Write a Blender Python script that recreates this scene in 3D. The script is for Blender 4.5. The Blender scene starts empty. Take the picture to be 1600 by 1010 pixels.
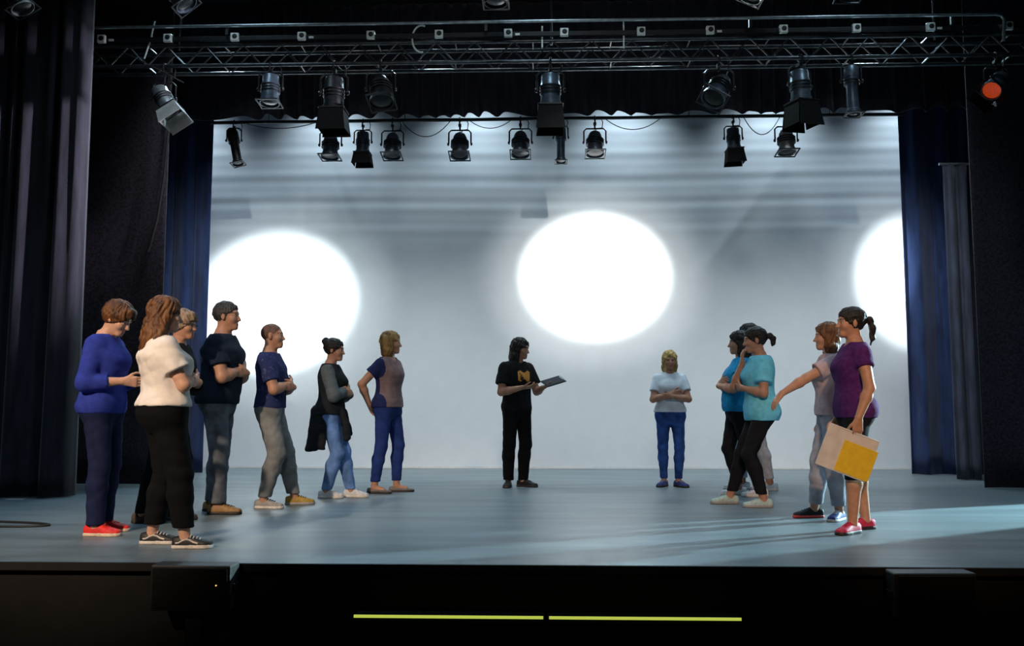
import bpy, math, random
import numpy as np
from mathutils import Matrix, Vector

random.seed(7)
RNG = np.random.RandomState(11)
S = bpy.context.scene
COL = S.collection
PI = math.pi
rad = math.radians

# ------------------------------------------------------------------ camera
cam_d = bpy.data.cameras.new('camera')
cam_d.sensor_width = 36.0
cam_d.lens = 36.0 * 1400 / 1600
cam_d.clip_end = 200
cam = bpy.data.objects.new('camera', cam_d)
COL.objects.link(cam)
cam.location = (0, 0, 0.88)
cam.rotation_euler = (PI / 2 + math.atan(133 / 1400), 0, rad(2.0))
S.camera = cam

# ------------------------------------------------------------------ world, exposure
S.view_settings.view_transform = 'Standard'
S.view_settings.look = 'None'
S.view_settings.gamma = 1.0
S.view_settings.exposure = 0.0
S.view_settings.use_curve_mapping = False
W = bpy.data.worlds.new('world')
S.world = W
W.use_nodes = True
W.node_tree.nodes['Background'].inputs[0].default_value = (0.30, 0.36, 0.55, 1)
W.node_tree.nodes['Background'].inputs[1].default_value = 0.006

# ------------------------------------------------------------------ lights
def spot(name, loc, target, power, cone, blend, color=(1, 1, 1), radius=0.08, sx=1.0):
    d = bpy.data.lights.new(name, 'SPOT')
    d.energy = power
    d.spot_size = rad(cone)
    d.spot_blend = blend
    d.color = color
    d.shadow_soft_size = radius
    o = bpy.data.objects.new(name, d)
    COL.objects.link(o)
    o.location = loc
    v = Vector(target) - Vector(loc)
    o.rotation_euler = v.to_track_quat('-Z', 'Y').to_euler()
    o.scale = (sx, 1, 1)
    return o

# three profile spots thrown from the auditorium onto the backdrop, each with a soft outer field
for (p, t, w, c, col, sx) in (((0.75, -3.0, 4.1), (0.77, 13.2, 2.83), 52000, 7.5, (1.0, 1.0, 0.96), 1.17),
                              ((5.6, -3.0, 4.1), (-3.98, 13.2, 2.46), 60000, 7.3, (0.92, 1.0, 1.0), 1.0),
                              ((-7.6, 2.0, 4.2), (5.42, 13.2, 2.72), 46000, 7.6, (0.94, 1.0, 1.0), 0.57)):
    spot('backdrop_spot', p, t, w, c, 0.8, col, 0.03, sx)
    spot('backdrop_field', p, t, w * 0.13, c * 1.5, 1.0, col, 0.05, sx)
# backdrop battens grazing from behind the border, plus added unseen fill for the lower cloth
for x in (-5.4, -3.2, -1.0, 1.2, 3.4, 5.4):
    spot('backdrop_batten_lamp', (x, 12.35, 5.9), (x, 13.25, 3.6), 118, 96, 1.0, (0.70, 0.87, 1.0), 0.12)
    spot('backdrop_fill', (x * 0.62, 9.7, 5.95), (x * 0.95, 13.2, -1.0), 620, 54, 1.0, (0.93, 0.98, 1.0), 0.45)
# back light for the stage from unseen spots just in front of the border
for x in (-4.2, -1.4, 1.4, 4.2):
    spot('back_lamp', (x, 11.2, 5.9), (x * 0.9, 7.4, 0), 250, 90, 0.9, (0.60, 0.86, 1.0), 0.15)
# soft top wash
for x in (-3.4, 0, 3.4):
    spot('top_wash', (x, 8.0, 6.4), (x, 7.6, 0), 150, 110, 0.9, (0.62, 0.86, 1.0), 0.25)
spot('top_wash', (-4.6, 5.6, 6.4), (-4.2, 6.4, 0), 300, 80, 0.9, (0.50, 0.72, 1.0), 0.25)  # added fill to brighten the left floor
spot('top_wash', (4.6, 5.6, 6.4), (4.0, 6.2, 0), 150, 80, 0.9, (0.48, 0.72, 1.0), 0.25)
# front of house
spot('house_lamp', (-4.8, -1.5, 5.2), (-2.9, 6.1, 0.9), 3400, 25, 0.9, (1.0, 0.76, 0.55), 0.15)
spot('side_light', (7.0, 6.9, 5.6), (-5.2, 8.7, 3.2), 16000, 17, 1.0, (0.90, 0.86, 1.0), 0.1)  # added beam from stage right, grazing the left curtain folds
spot('house_lamp', (1.0, -2.0, 5.0), (2.4, 6.9, 0.6), 1700, 21, 0.9, (1.0, 0.62, 0.36), 0.15)
spot('house_lamp', (0.0, -2.5, 5.3), (0.2, 13.2, 1.6), 570, 46, 0.7, (0.92, 0.97, 1.0), 0.5)
# side light in the right wing
spot('side_light', (9.5, 10.65, 2.4), (3.0, 7.25, 0.0), 9000, 46, 0.25, (0.58, 0.92, 1.0), 0.03, 0.20)

# ------------------------------------------------------------------ materials
def mat(name, color, rough=0.7, metal=0.0, emit=None, estr=0.0, noise=0.0, nscale=20.0, stretch=(1, 1, 1),
        bump=0.0, bscale=80.0, bstretch=(1, 1, 1), sheen=0.0, color2=None, spec=0.5, trans=0.0, detail=4.0, ramp=(0.35, 0.65)):
    m = bpy.data.materials.new(name)
    m.use_nodes = True
    nt = m.node_tree
    b = nt.nodes['Principled BSDF']
    b.inputs['Base Color'].default_value = (*color, 1)
    b.inputs['Roughness'].default_value = rough
    b.inputs['Metallic'].default_value = metal
    b.inputs['Specular IOR Level'].default_value = spec
    if sheen:
        b.inputs['Sheen Weight'].default_value = sheen
        b.inputs['Sheen Roughness'].default_value = 0.5
    if trans:
        b.inputs['Transmission Weight'].default_value = trans
    if emit:
        b.inputs['Emission Color'].default_value = (*emit, 1)
        b.inputs['Emission Strength'].default_value = estr
    tc = nt.nodes.new('ShaderNodeTexCoord')
    if noise or color2:
        mp = nt.nodes.new('ShaderNodeMapping')
        mp.inputs['Scale'].default_value = stretch
        nt.links.new(tc.outputs['Object'], mp.inputs[0])
        nz = nt.nodes.new('ShaderNodeTexNoise')
        nz.inputs['Scale'].default_value = nscale
        nz.inputs['Detail'].default_value = detail
        nt.links.new(mp.outputs[0], nz.inputs['Vector'])
        cr = nt.nodes.new('ShaderNodeValToRGB')
        cr.color_ramp.elements[0].position = ramp[0]
        cr.color_ramp.elements[1].position = ramp[1]
        c2 = color2 if color2 else tuple(min(1, c * (1 + noise)) for c in color)
        c1 = color if color2 else tuple(c * (1 - noise) for c in color)
        cr.color_ramp.elements[0].color = (*c1, 1)
        cr.color_ramp.elements[1].color = (*c2, 1)
        nt.links.new(nz.outputs['Fac'], cr.inputs[0])
        nt.links.new(cr.outputs[0], b.inputs['Base Color'])
    if bump:
        mp2 = nt.nodes.new('ShaderNodeMapping')
        mp2.inputs['Scale'].default_value = bstretch
        nt.links.new(tc.outputs['Object'], mp2.inputs[0])
        n2 = nt.nodes.new('ShaderNodeTexNoise')
        n2.inputs['Scale'].default_value = bscale
        n2.inputs['Detail'].default_value = 5
        nt.links.new(mp2.outputs[0], n2.inputs['Vector'])
        bp = nt.nodes.new('ShaderNodeBump')
        bp.inputs['Strength'].default_value = bump
        bp.inputs['Distance'].default_value = 0.01
        nt.links.new(n2.outputs['Fac'], bp.inputs['Height'])
        nt.links.new(bp.outputs[0], b.inputs['Normal'])
    return m

M_FLOOR = mat('stage_vinyl', (0.15, 0.195, 0.22), 0.42, noise=0.16, nscale=1.3, stretch=(0.5, 3.2, 1), bump=0.05, bscale=40, spec=0.4)
M_BLACK = mat('black_paint', (0.008, 0.008, 0.010), 0.8, noise=0.3, nscale=6)
M_APRON = mat('apron_black', (0.0035, 0.003, 0.0035), 0.85, noise=0.4, nscale=9)
M_VELVET = mat('black_velvet', (0.020, 0.019, 0.027), 0.95, noise=0.35, nscale=14, stretch=(1, 1, 0.15), sheen=0.25, bump=0.2, bscale=120, spec=0.1)
M_SERGE = mat('dark_serge', (0.030, 0.026, 0.038), 0.95, noise=0.4, nscale=35, sheen=0.15, bump=0.3, bscale=200, spec=0.1)
M_NAVYDRAPE = mat('navy_drape', (0.020, 0.038, 0.11), 0.9, noise=0.3, nscale=12, stretch=(1, 1, 0.2), sheen=0.3, spec=0.1)
M_CYC = mat('backdrop_cloth', (0.72, 0.76, 0.79), 0.9, noise=0.015, nscale=5, spec=0.1)
M_TRUSS = mat('truss_dark_alloy', (0.09, 0.10, 0.11), 0.38, 0.8, noise=0.3, nscale=12)
M_PIPE = mat('dark_steel_pipe', (0.03, 0.035, 0.04), 0.4, 0.7, noise=0.2, nscale=15)
M_BRIGHTPIPE = mat('galvanised_pipe', (0.62, 0.70, 0.74), 0.32, 0.85, noise=0.2, nscale=15)
M_LAMPBLUE = mat('lamp_blue_grey', (0.085, 0.115, 0.15), 0.38, 0.45, noise=0.2, nscale=20)
M_LAMPBLACK = mat('lamp_black', (0.014, 0.015, 0.018), 0.45, 0.3, noise=0.2, nscale=20)
M_LAMPGREY = mat('lamp_silver', (0.40, 0.43, 0.44), 0.35, 0.7, noise=0.15, nscale=20)
M_DOORPALE = mat('pale_barn_door', (0.55, 0.53, 0.50), 0.6, 0.1, noise=0.12, nscale=14)
M_LENS = mat('lamp_lens', (0.008, 0.009, 0.011), 0.22, 0.0, noise=0.1, nscale=30, spec=0.25)
M_DOORBLACK = mat('barn_door_black', (0.0045, 0.0045, 0.005), 0.8, noise=0.2, nscale=20, spec=0.12)
M_REDGEL = mat('red_gel', (0.5, 0.05, 0.01), 0.25, emit=(1.0, 0.10, 0.02), estr=0.28, noise=0.6, nscale=60)
M_SOCKET = mat('white_socket', (0.88, 0.90, 0.86), 0.5, noise=0.05, nscale=30)
M_RUBBER = mat('black_rubber', (0.012, 0.012, 0.012), 0.6, noise=0.2, nscale=40)
M_GLOW = mat('glow_strip', (0.5, 0.55, 0.1), 0.5, emit=(0.62, 0.72, 0.10), estr=0.75, noise=0.1, nscale=12)
M_LED = mat('amber_led', (0.8, 0.4, 0.1), 0.4, emit=(1.0, 0.55, 0.2), estr=1.2, noise=0.1, nscale=30)
M_GRILLE = mat('speaker_grille', (0.012, 0.012, 0.013), 0.7, 0.2, bump=0.8, bscale=300, noise=0.2, nscale=80)
M_CAB = mat('speaker_cabinet', (0.035, 0.035, 0.036), 0.5, noise=0.2, nscale=60, bump=0.2, bscale=150)
M_TAPE = mat('white_tape', (0.7, 0.7, 0.68), 0.7, noise=0.05, nscale=30)

# ------------------------------------------------------------------ mesh helpers
class MB:
    def __init__(self):
        self.v, self.f = [], []
    def box(self, c, s, m=None):
        b = len(self.v)
        for dx in (-.5, .5):
            for dy in (-.5, .5):
                for dz in (-.5, .5):
                    p = Vector((c[0] + dx * s[0], c[1] + dy * s[1], c[2] + dz * s[2]))
                    self.v.append(tuple(m @ p) if m else tuple(p))
        for q in ((0, 1, 3, 2), (4, 6, 7, 5), (0, 4, 5, 1), (2, 3, 7, 6), (0, 2, 6, 4), (1, 5, 7, 3)):
            self.f.append(tuple(b + i for i in q))
        return self
    def tube(self, path, r, n=8, m=None):
        pts = [Vector(p) for p in path]
        if m: pts = [m @ p for p in pts]
        rr = r if isinstance(r, (list, tuple)) else [r] * len(pts)
        b = len(self.v)
        prev = None
        for i, p in enumerate(pts):
            t = (pts[min(i + 1, len(pts) - 1)] - pts[max(i - 1, 0)]).normalized()
            if prev is None:
                a = Vector((0, 0, 1)) if abs(t.z) < 0.9 else Vector((1, 0, 0))
                u = t.cross(a).normalized()
            else:
                u = (prev - t * prev.dot(t)).normalized()
            prev = u
            w = t.cross(u)
            for k in range(n):
                an = 2 * PI * k / n
                self.v.append(tuple(p + (u * math.cos(an) + w * math.sin(an)) * rr[i]))
        for i in range(len(pts) - 1):
            for k in range(n):
                k2 = (k + 1) % n
                self.f.append((b + i * n + k, b + i * n + k2, b + (i + 1) * n + k2, b + (i + 1) * n + k))
        self.f.append(tuple(b + k for k in range(n))[::-1])
        e = b + (len(pts) - 1) * n
        self.f.append(tuple(e + k for k in range(n)))
        return self
    def lathe(self, prof, n=20, m=None, cap=True):
        b = len(self.v)
        for (r, z) in prof:
            for k in range(n):
                an = 2 * PI * k / n
                p = Vector((r * math.cos(an), r * math.sin(an), z))
                self.v.append(tuple(m @ p) if m else tuple(p))
        for i in range(len(prof) - 1):
            for k in range(n):
                k2 = (k + 1) % n
                self.f.append((b + i * n + k, b + i * n + k2, b + (i + 1) * n + k2, b + (i + 1) * n + k))
        if cap:
            self.f.append(tuple(b + k for k in range(n))[::-1])
            e = b + (len(prof) - 1) * n
            self.f.append(tuple(e + k for k in range(n)))
        return self
    def build(self, name, material, parent=None, smooth=False, bevel=0):
        me = bpy.data.meshes.new(name)
        me.from_pydata(self.v, [], self.f)
        me.update()
        if smooth:
            me.polygons.foreach_set('use_smooth', [True] * len(me.polygons))
            me.set_sharp_from_angle(angle=rad(40))
        return link(name, me, material, parent, bevel)

def link(name, me, material, parent=None, bevel=0):
    o = bpy.data.objects.new(name, me)
    COL.objects.link(o)
    if material is not None:
        if isinstance(material, (list, tuple)):
            for mm in material: me.materials.append(mm)
        else:
            me.materials.append(material)
    if parent: o.parent = parent
    if bevel:
        bv = o.modifiers.new('bevel', 'BEVEL')
        bv.width = bevel
        bv.segments = 2
        bv.limit_method = 'ANGLE'
    return o

def tag(o, label, cat, group=None):
    o['label'] = label
    o['category'] = cat
    if group: o['group'] = group
    return o

def struct(o):
    o['kind'] = 'structure'
    return o

def empty(name, loc=(0, 0, 0), rz=0.0):
    o = bpy.data.objects.new(name, None)
    o.empty_display_size = 0.1
    COL.objects.link(o)
    o.location = loc
    o.rotation_euler = (0, 0, rz)
    return o

# ------------------------------------------------------------------ the setting
FY = 5.16      # stage front edge
CY = 13.2      # backdrop
struct(MB().box((0, (FY + 14.6) / 2, -0.02), (20, 14.6 - FY, 0.04)).build('floor', M_FLOOR))
struct(MB().box((0, FY + 0.10, -0.62), (20, 0.16, 1.16)).build('wall_front', M_APRON))
struct(MB().box((0, FY - 0.012, -0.022), (20, 0.024, 0.044)).build('trim_1', M_BLACK))
struct(MB().box((0, -1.0, -1.22), (20, 14.0, 0.04)).build('floor', M_APRON))
struct(MB().box((0, 14.62, 3.4), (20, 0.1, 7.4)).build('wall_back', M_BLACK))
struct(MB().box((-9.9, 4.5, 3.0), (0.1, 21, 8.5)).build('wall_left', M_BLACK))
struct(MB().box((9.9, 4.5, 3.0), (0.1, 21, 8.5)).build('wall_right', M_BLACK))
struct(MB().box((0, 4.5, 7.2), (20, 21, 0.1)).build('ceiling', M_BLACK))

def grid_mesh(nx, nz, fn):
    v, f = [], []
    for j in range(nz + 1):
        for i in range(nx + 1):
            v.append(fn(i / nx, j / nz))
    for j in range(nz):
        for i in range(nx):
            a = j * (nx + 1) + i
            f.append((a, a + 1, a + nx + 2, a + nx + 1))
    return v, f

def cloth(name, nx, nz, fn, material, thick=0.012, label=None, cat='curtain', parent=None):
    v, f = grid_mesh(nx, nz, fn)
    me = bpy.data.meshes.new(name)
    me.from_pydata(v, [], f)
    me.update()
    me.polygons.foreach_set('use_smooth', [True] * len(me.polygons))
    o = link(name, me, material, parent)
    so = o.modifiers.new('thickness', 'SOLIDIFY')
    so.thickness = thick
    so.offset = 0
    if label: tag(o, label, cat)
    return o

# backdrop: one big cloth with ripples and ridges near its top shaped to mimic shadow streaks
def cyc_fn(s, t):
    x = -7.0 + 14.0 * s
    z = 0.012 + 6.4 * t
    y = CY
    top = max(0.0, min(1.0, (z - 3.2) / 0.8))
    y += top * 0.005 * (math.sin(z * 21 + 0.35 * math.sin(x * 0.9)) + 0.6 * math.sin(z * 37 + 0.8 * math.sin(x * 0.7 + 1)))
    for (x0, z0, x1, z1, a) in ((3.65, 4.6, 2.2, 2.7, -.02), (-3.2, 4.6, -2.7, 3.3, .012), (0.0, 4.5, -.03, 3.4, .010), (-3.6, 4.3, -3.55, 3.2, .010)):
        dx, dz = x1 - x0, z1 - z0
        L = math.hypot(dx, dz)
        along = ((x - x0) * dx + (z - z0) * dz) / L
        d = ((x - x0) * -dz + (z - z0) * dx) / L
        if -0.3 < along < L + 0.3:
            fade = math.sin(PI * min(1, max(0, (along + 0.3) / (L + 0.6))))
            y += a * fade * math.exp(-(d / 0.09) ** 2)
    y += 0.006 * math.sin(x * 5.3) * (1 - top) * 0.5
    return (x, y, z)
bd = cloth('backdrop_cloth', 320, 220, cyc_fn, M_CYC, 0.006, 'large pale white backdrop cloth hung across the back of the stage', 'backdrop')
MB().box((0, CY - 0.005, 0.012), (14.0, 0.03, 0.02)).build('bottom_hem', M_TAPE, bd)

def pleats(x0, x1, Y, z0, z1, n, amp, seed, scallop=0.0, y1=None, spread=0.0, skew=0.0):
    rs = np.random.RandomState(seed)
    ph = rs.uniform(0, 6.28, 4)
    y1 = Y if y1 is None else y1
    def fn(s, t):
        u = s + 0.018 * math.sin(s * 17 + ph[0]) + 0.012 * math.sin(s * 41 + ph[1])
        low = 1 - t
        a = amp * (0.55 + 0.45 * low) * (0.8 + 0.35 * math.sin(s * 11 + ph[2]))
        wv = math.sin(2 * PI * n * u + 0.5 * math.sin(t * 2.2 + ph[3]))
        x = x0 + (x1 - x0) * s + spread * low * (s - 0.5) + skew * low + 0.25 * amp * math.cos(2 * PI * n * u)
        y = Y + (y1 - Y) * s + a * wv + 0.3 * amp * math.sin(4 * PI * n * u + ph[0])
        z = z0 + (z1 - z0) * t
        if scallop and t < 0.25:
            z += scallop * (1 - t / 0.25) * (math.sin(2 * PI * n * u * 0.5) ** 2) * (0.6 + 0.4 * math.sin(s * 60))
        return (x, y, z)
    return fn

cloth('house_curtain', 260, 30, pleats(-8.6, -4.70, 8.8, 0.01, 6.6, 9, 0.16, 3), M_VELVET, 0.014,
      'black pleated front curtain with pale fold edges at far left of stage')
cloth('masking_flat', 60, 20, pleats(-7.4, -4.47, 10.3, 0.01, 6.6, 3, 0.02, 5), M_SERGE, 0.012,
      'flat dark masking drape behind the people in blue and white tops')
cloth('leg_curtain', 150, 24, pleats(-7.2, -4.63, 12.15, 0.01, 6.6, 9, 0.06, 8), M_NAVYDRAPE, 0.012,
      'navy black pleated wing curtain bordering the backdrop on the left')
cloth('leg_curtain', 170, 24, pleats(4.86, 7.4, 12.15, 0.01, 6.6, 8, 0.075, 12), M_NAVYDRAPE, 0.012,
      'navy black pleated wing curtain bordering the backdrop on the right')
cloth('masking_flat', 60, 20, pleats(4.84, 8.2, 10.15, 0.01, 6.6, 3, 0.025, 15), M_SERGE, 0.012,
      'dark masking drape at the right edge in front of the pleated wing curtain')
cloth('border_curtain', 460, 14, pleats(-7.0, 7.2, 11.55, 4.73, 6.3, 46, 0.05, 21, scallop=0.075), M_VELVET, 0.010,
      'black pleated overhead border curtain with a scalloped hem behind the truss')

# ------------------------------------------------------------------ people: implicit surfaces meshed with surface nets
def smin(a, b, k):
    if k <= 0: return np.minimum(a, b)
    h = np.maximum(k - np.abs(a - b), 0) / k
    return np.minimum(a, b) - h * h * k * 0.25

class Field:
    def __init__(s, lo, hi, h):
        s.h = h
        s.lo = np.array(lo, float)
        n = np.ceil((np.array(hi) - s.lo) / h).astype(int) + 1
        s.ax = [(s.lo[i] + h * np.arange(n[i])).astype(np.float32) for i in range(3)]
        s.D = np.full(n, 0.06, np.float32)
    def sl(s, lo, hi):
        r = []
        for i in range(3):
            a = int(np.searchsorted(s.ax[i], lo[i]))
            b = int(np.searchsorted(s.ax[i], hi[i]))
            r.append(slice(a, max(b, a)))
        sl = tuple(r)
        X = s.ax[0][r[0]][:, None, None]
        Y = s.ax[1][r[1]][None, :, None]
        Z = s.ax[2][r[2]][None, None, :]
        return sl, X, Y, Z
    def add(s, fn, lo, hi, k=0.0):
        m = 0.035
        sl, X, Y, Z = s.sl(np.array(lo) - m, np.array(hi) + m)
        if s.D[sl].size: s.D[sl] = smin(s.D[sl], fn(X, Y, Z).astype(np.float32), k)
    def sub(s, fn, lo, hi, k=0.0):
        m = 0.02
        sl, X, Y, Z = s.sl(np.array(lo) - m, np.array(hi) + m)
        if s.D[sl].size: s.D[sl] = -smin(-s.D[sl], fn(X, Y, Z).astype(np.float32), k)
    def seg(s, a, b, ra, rb, k=0.02, axis=None, ratio=1.0, cut=()):
        a = np.array(a, float); b = np.array(b, float)
        R = max(ra, rb) * max(1, ratio)
        def fn(X, Y, Z):
            ba = b - a
            L = max(ba @ ba, 1e-9)
            px, py, pz = X - a[0], Y - a[1], Z - a[2]
            t = np.clip((px * ba[0] + py * ba[1] + pz * ba[2]) / L, 0, 1)
            ox, oy, oz = px - t * ba[0], py - t * ba[1], pz - t * ba[2]
            l2 = ox * ox + oy * oy + oz * oz
            if axis is not None:
                c = ox * axis[0] + oy * axis[1] + oz * axis[2]
                l2 = l2 - c * c + (c / ratio) ** 2
            d = (np.sqrt(np.maximum(l2, 0)) - (ra + (rb - ra) * t))
            if axis is not None and ratio < 1: d = d * max(ratio, 0.5)
            for (p, n) in cut:
                d = np.maximum(d, (X - p[0]) * n[0] + (Y - p[1]) * n[1] + (Z - p[2]) * n[2])
            return d
        s.add(fn, np.minimum(a, b) - R, np.maximum(a, b) + R, k)
    def ball(s, c, r, k=0.02):
        c = np.array(c, float); r = np.array(r, float) * np.ones(3)
        s.add(lambda X, Y, Z: ellip(X, Y, Z, c, r), c - r, c + r, k)
    def loft(s, st, k=0.02, power=2.3, zcut=None):
        # stations: z, cx, cy, w, front, back, twist
        st = np.array(st, float)
        zz = np.linspace(st[0, 0], st[-1, 0], 120)
        cols = [catmull(st[:, 0], st[:, i], zz) for i in range(1, 7)]
        wmax = cols[2].max(); dmax = max(cols[3].max(), cols[4].max())
        R = max(wmax, dmax)
        lo = (cols[0].min() - R, cols[1].min() - R, zz[0] - 0.01)
        hi = (cols[0].max() + R, cols[1].max() + R, zz[-1] + 0.01)
        def fn(X, Y, Z):
            z = Z.ravel()
            cx, cy, w, f, b, tw = [np.interp(z, zz, c)[None, None, :] for c in cols]
            ct, sn = np.cos(tw), np.sin(tw)
            dx0, dy0 = X - cx, Y - cy
            dx = dx0 * ct + dy0 * sn
            dy = -dx0 * sn + dy0 * ct
            dep = np.where(dy > 0, f, b)
            q = (np.abs(dx / w) ** power + np.abs(dy / dep) ** power) ** (1 / power)
            d = (q - 1) * np.minimum(w, dep)
            e = np.maximum(Z - zz[-1], zz[0] - Z)
            d = np.maximum(d, e)
            return d
        s.add(fn, lo, hi, k)
    def mesh(s):
        D = s.D
        h = s.h
        inside = D < 0
        n = np.array(D.shape)
        corners = [(i, j, k) for i in (0, 1) for j in (0, 1) for k in (0, 1)]
        def C(a, c): return a[c[0]:n[0] - 1 + c[0], c[1]:n[1] - 1 + c[1], c[2]:n[2] - 1 + c[2]]
        cnt = np.zeros(n - 1, np.int8)
        for c in corners: cnt += C(inside, c)
        act = (cnt > 0) & (cnt < 8)
        idx = np.argwhere(act)
        vid = np.full(n - 1, -1, np.int32)
        vid[act] = np.arange(len(idx))
        vals = np.stack([D[idx[:, 0] + c[0], idx[:, 1] + c[1], idx[:, 2] + c[2]] for c in corners], 1)
        acc = np.zeros((len(idx), 3)); num = np.zeros(len(idx))
        for a in range(8):
            for b in range(a + 1, 8):
                ca, cb = np.array(corners[a]), np.array(corners[b])
                if np.abs(ca - cb).sum() != 1: continue
                va, vb = vals[:, a], vals[:, b]
                x = (va < 0) != (vb < 0)
                t = np.where(x, va / np.where(x, va - vb, 1), 0)
                acc += np.where(x[:, None], ca + t[:, None] * (cb - ca), 0)
                num += x
        V = s.lo + h * (idx + acc / num[:, None])
        quads = []
        for axis in range(3):
            o1, o2 = [(1, 2), (2, 0), (0, 1)][axis]
            sl0 = [slice(None)] * 3; sl1 = [slice(None)] * 3
            sl0[axis] = slice(0, n[axis] - 1); sl1[axis] = slice(1, n[axis])
            a, b = inside[tuple(sl0)], inside[tuple(sl1)]
            for flip, msk in ((False, a & ~b), (True, ~a & b)):
                e = np.argwhere(msk)
                e = e[(e[:, o1] > 0) & (e[:, o2] > 0) & (e[:, o1] < n[o1] - 1) & (e[:, o2] < n[o2] - 1)]
                if not len(e): continue
                d1 = np.zeros(3, int); d1[o1] = 1
                d2 = np.zeros(3, int); d2[o2] = 1
                q = [e - d1 - d2, e - d2, e, e - d1]
                q = np.stack([vid[p[:, 0], p[:, 1], p[:, 2]] for p in q], 1)
                quads.append(q[:, ::-1] if flip else q)
        Q = np.concatenate(quads)
        Q = Q[(Q >= 0).all(1)]
        return V, Q

def ellip(X, Y, Z, c, r):
    q = np.sqrt(((X - c[0]) / r[0]) ** 2 + ((Y - c[1]) / r[1]) ** 2 + ((Z - c[2]) / r[2]) ** 2)
    return (q - 1) * min(r)

def catmull(x, y, xs):
    m = np.gradient(y, x)
    i = np.clip(np.searchsorted(x, xs) - 1, 0, len(x) - 2)
    h = x[i + 1] - x[i]
    t = (xs - x[i]) / h
    return ((2 * t**3 - 3 * t**2 + 1) * y[i] + (t**3 - 2 * t**2 + t) * h * m[i] + (-2 * t**3 + 3 * t**2) * y[i + 1] + (t**3 - t**2) * h * m[i + 1])

def relax(V, Q, it=1):
    for _ in range(it):
        acc = np.zeros_like(V); cnt = np.zeros(len(V))
        for a, b in ((0, 1), (1, 2), (2, 3), (3, 0)):
            np.add.at(acc, Q[:, a], V[Q[:, b]]); np.add.at(cnt, Q[:, a], 1)
        V = V * 0.5 + 0.5 * acc / np.maximum(cnt, 1)[:, None]
    return V

def normals(V, Q):
    fn = np.cross(V[Q[:, 2]] - V[Q[:, 0]], V[Q[:, 3]] - V[Q[:, 1]])
    N = np.zeros_like(V)
    for i in range(4): np.add.at(N, Q[:, i], fn)
    return N / np.maximum(np.linalg.norm(N, axis=1), 1e-9)[:, None]

def wrinkle(V, Q, amp, seed, freq=70):
    rs = np.random.RandomState(seed)
    w = np.zeros(len(V))
    for i in range(5):
        k = rs.normal(size=3) * np.array([0.35, 0.35, 1.0])
        k = k / np.linalg.norm(k) * freq * rs.uniform(0.5, 1.25)
        warp = 1.6 * np.sin(V @ (rs.normal(size=3) * 9) + rs.uniform(0, 6))
        w += np.abs(np.sin(0.5 * (V @ k) + warp + rs.uniform(0, 6))) - 0.6
    return V + normals(V, Q) * (amp * w / 2.0)[:, None]

def np_mesh(name, V, Q, mats, parent, mi=None):
    me = bpy.data.meshes.new(name)
    me.vertices.add(len(V))
    me.vertices.foreach_set('co', V.astype(np.float32).ravel())
    me.loops.add(len(Q) * 4)
    me.loops.foreach_set('vertex_index', Q.astype(np.int32).ravel())
    me.polygons.add(len(Q))
    me.polygons.foreach_set('loop_start', np.arange(0, len(Q) * 4, 4, dtype=np.int32))
    me.polygons.foreach_set('use_smooth', np.ones(len(Q), bool))
    for m in (mats if isinstance(mats, (list, tuple)) else [mats]): me.materials.append(m)
    if mi is not None: me.polygons.foreach_set('material_index', mi.astype(np.int32))
    me.update(calc_edges=True)
    return link(name, me, None, parent)

def ik(a, c, l1, l2, hint):
    a, c = np.array(a, float), np.array(c, float)
    d = c - a
    L = min(np.linalg.norm(d), (l1 + l2) * 0.999)
    u = d / np.linalg.norm(d)
    x = (l1 * l1 - l2 * l2 + L * L) / (2 * L)
    hh = math.sqrt(max(l1 * l1 - x * x, 0))
    hint = np.array(hint, float)
    w = hint - u * (hint @ u)
    w /= np.linalg.norm(w)
    return a + u * x + w * hh

SKIN = {}
def skin_mats(tone):
    if tone not in SKIN:
        base = {'fair': (0.60, 0.34, 0.24), 'tan': (0.46, 0.235, 0.15), 'warm': (0.52, 0.27, 0.17)}[tone]
        a = mat('skin_' + tone, base, 0.5, noise=0.08, nscale=30, spec=0.35)
        l = mat('lips_' + tone, (base[0] * 0.75, base[1] * 0.5, base[2] * 0.55), 0.45, noise=0.08, nscale=60)
        SKIN[tone] = (a, l)
    return SKIN[tone]
M_EYEW = mat('eye_white', (0.75, 0.73, 0.70), 0.25, noise=0.03, nscale=50)
M_IRIS = mat('iris', (0.03, 0.02, 0.015), 0.2, noise=0.3, nscale=200)

FEM = [(.775, .085, .055, .06), (.83, .150, .085, .10), (.90, .172, .098, .128), (.97, .165, .100, .118), (1.05, .138, .095, .09),
       (1.12, .132, .098, .084), (1.19, .142, .122, .088), (1.245, .150, .135, .093), (1.30, .156, .115, .098), (1.35, .150, .090, .096),
       (1.395, .115, .068, .085), (1.435, .070, .05, .068), (1.465, .052, .045, .055)]
MAL = [(.775, .085, .055, .06), (.83, .145, .085, .09), (.90, .160, .098, .115), (.97, .155, .102, .105), (1.05, .148, .106, .092),
       (1.12, .150, .108, .092), (1.19, .160, .116, .096), (1.245, .170, .120, .102), (1.30, .178, .113, .106), (1.35, .172, .095, .102),
       (1.40, .132, .072, .090), (1.442, .080, .055, .072), (1.47, .058, .052, .060)]

def rotz(v, a):
    c, s = math.cos(a), math.sin(a)
    return np.array([v[0] * c - v[1] * s, v[0] * s + v[1] * c, v[2]])

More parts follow.
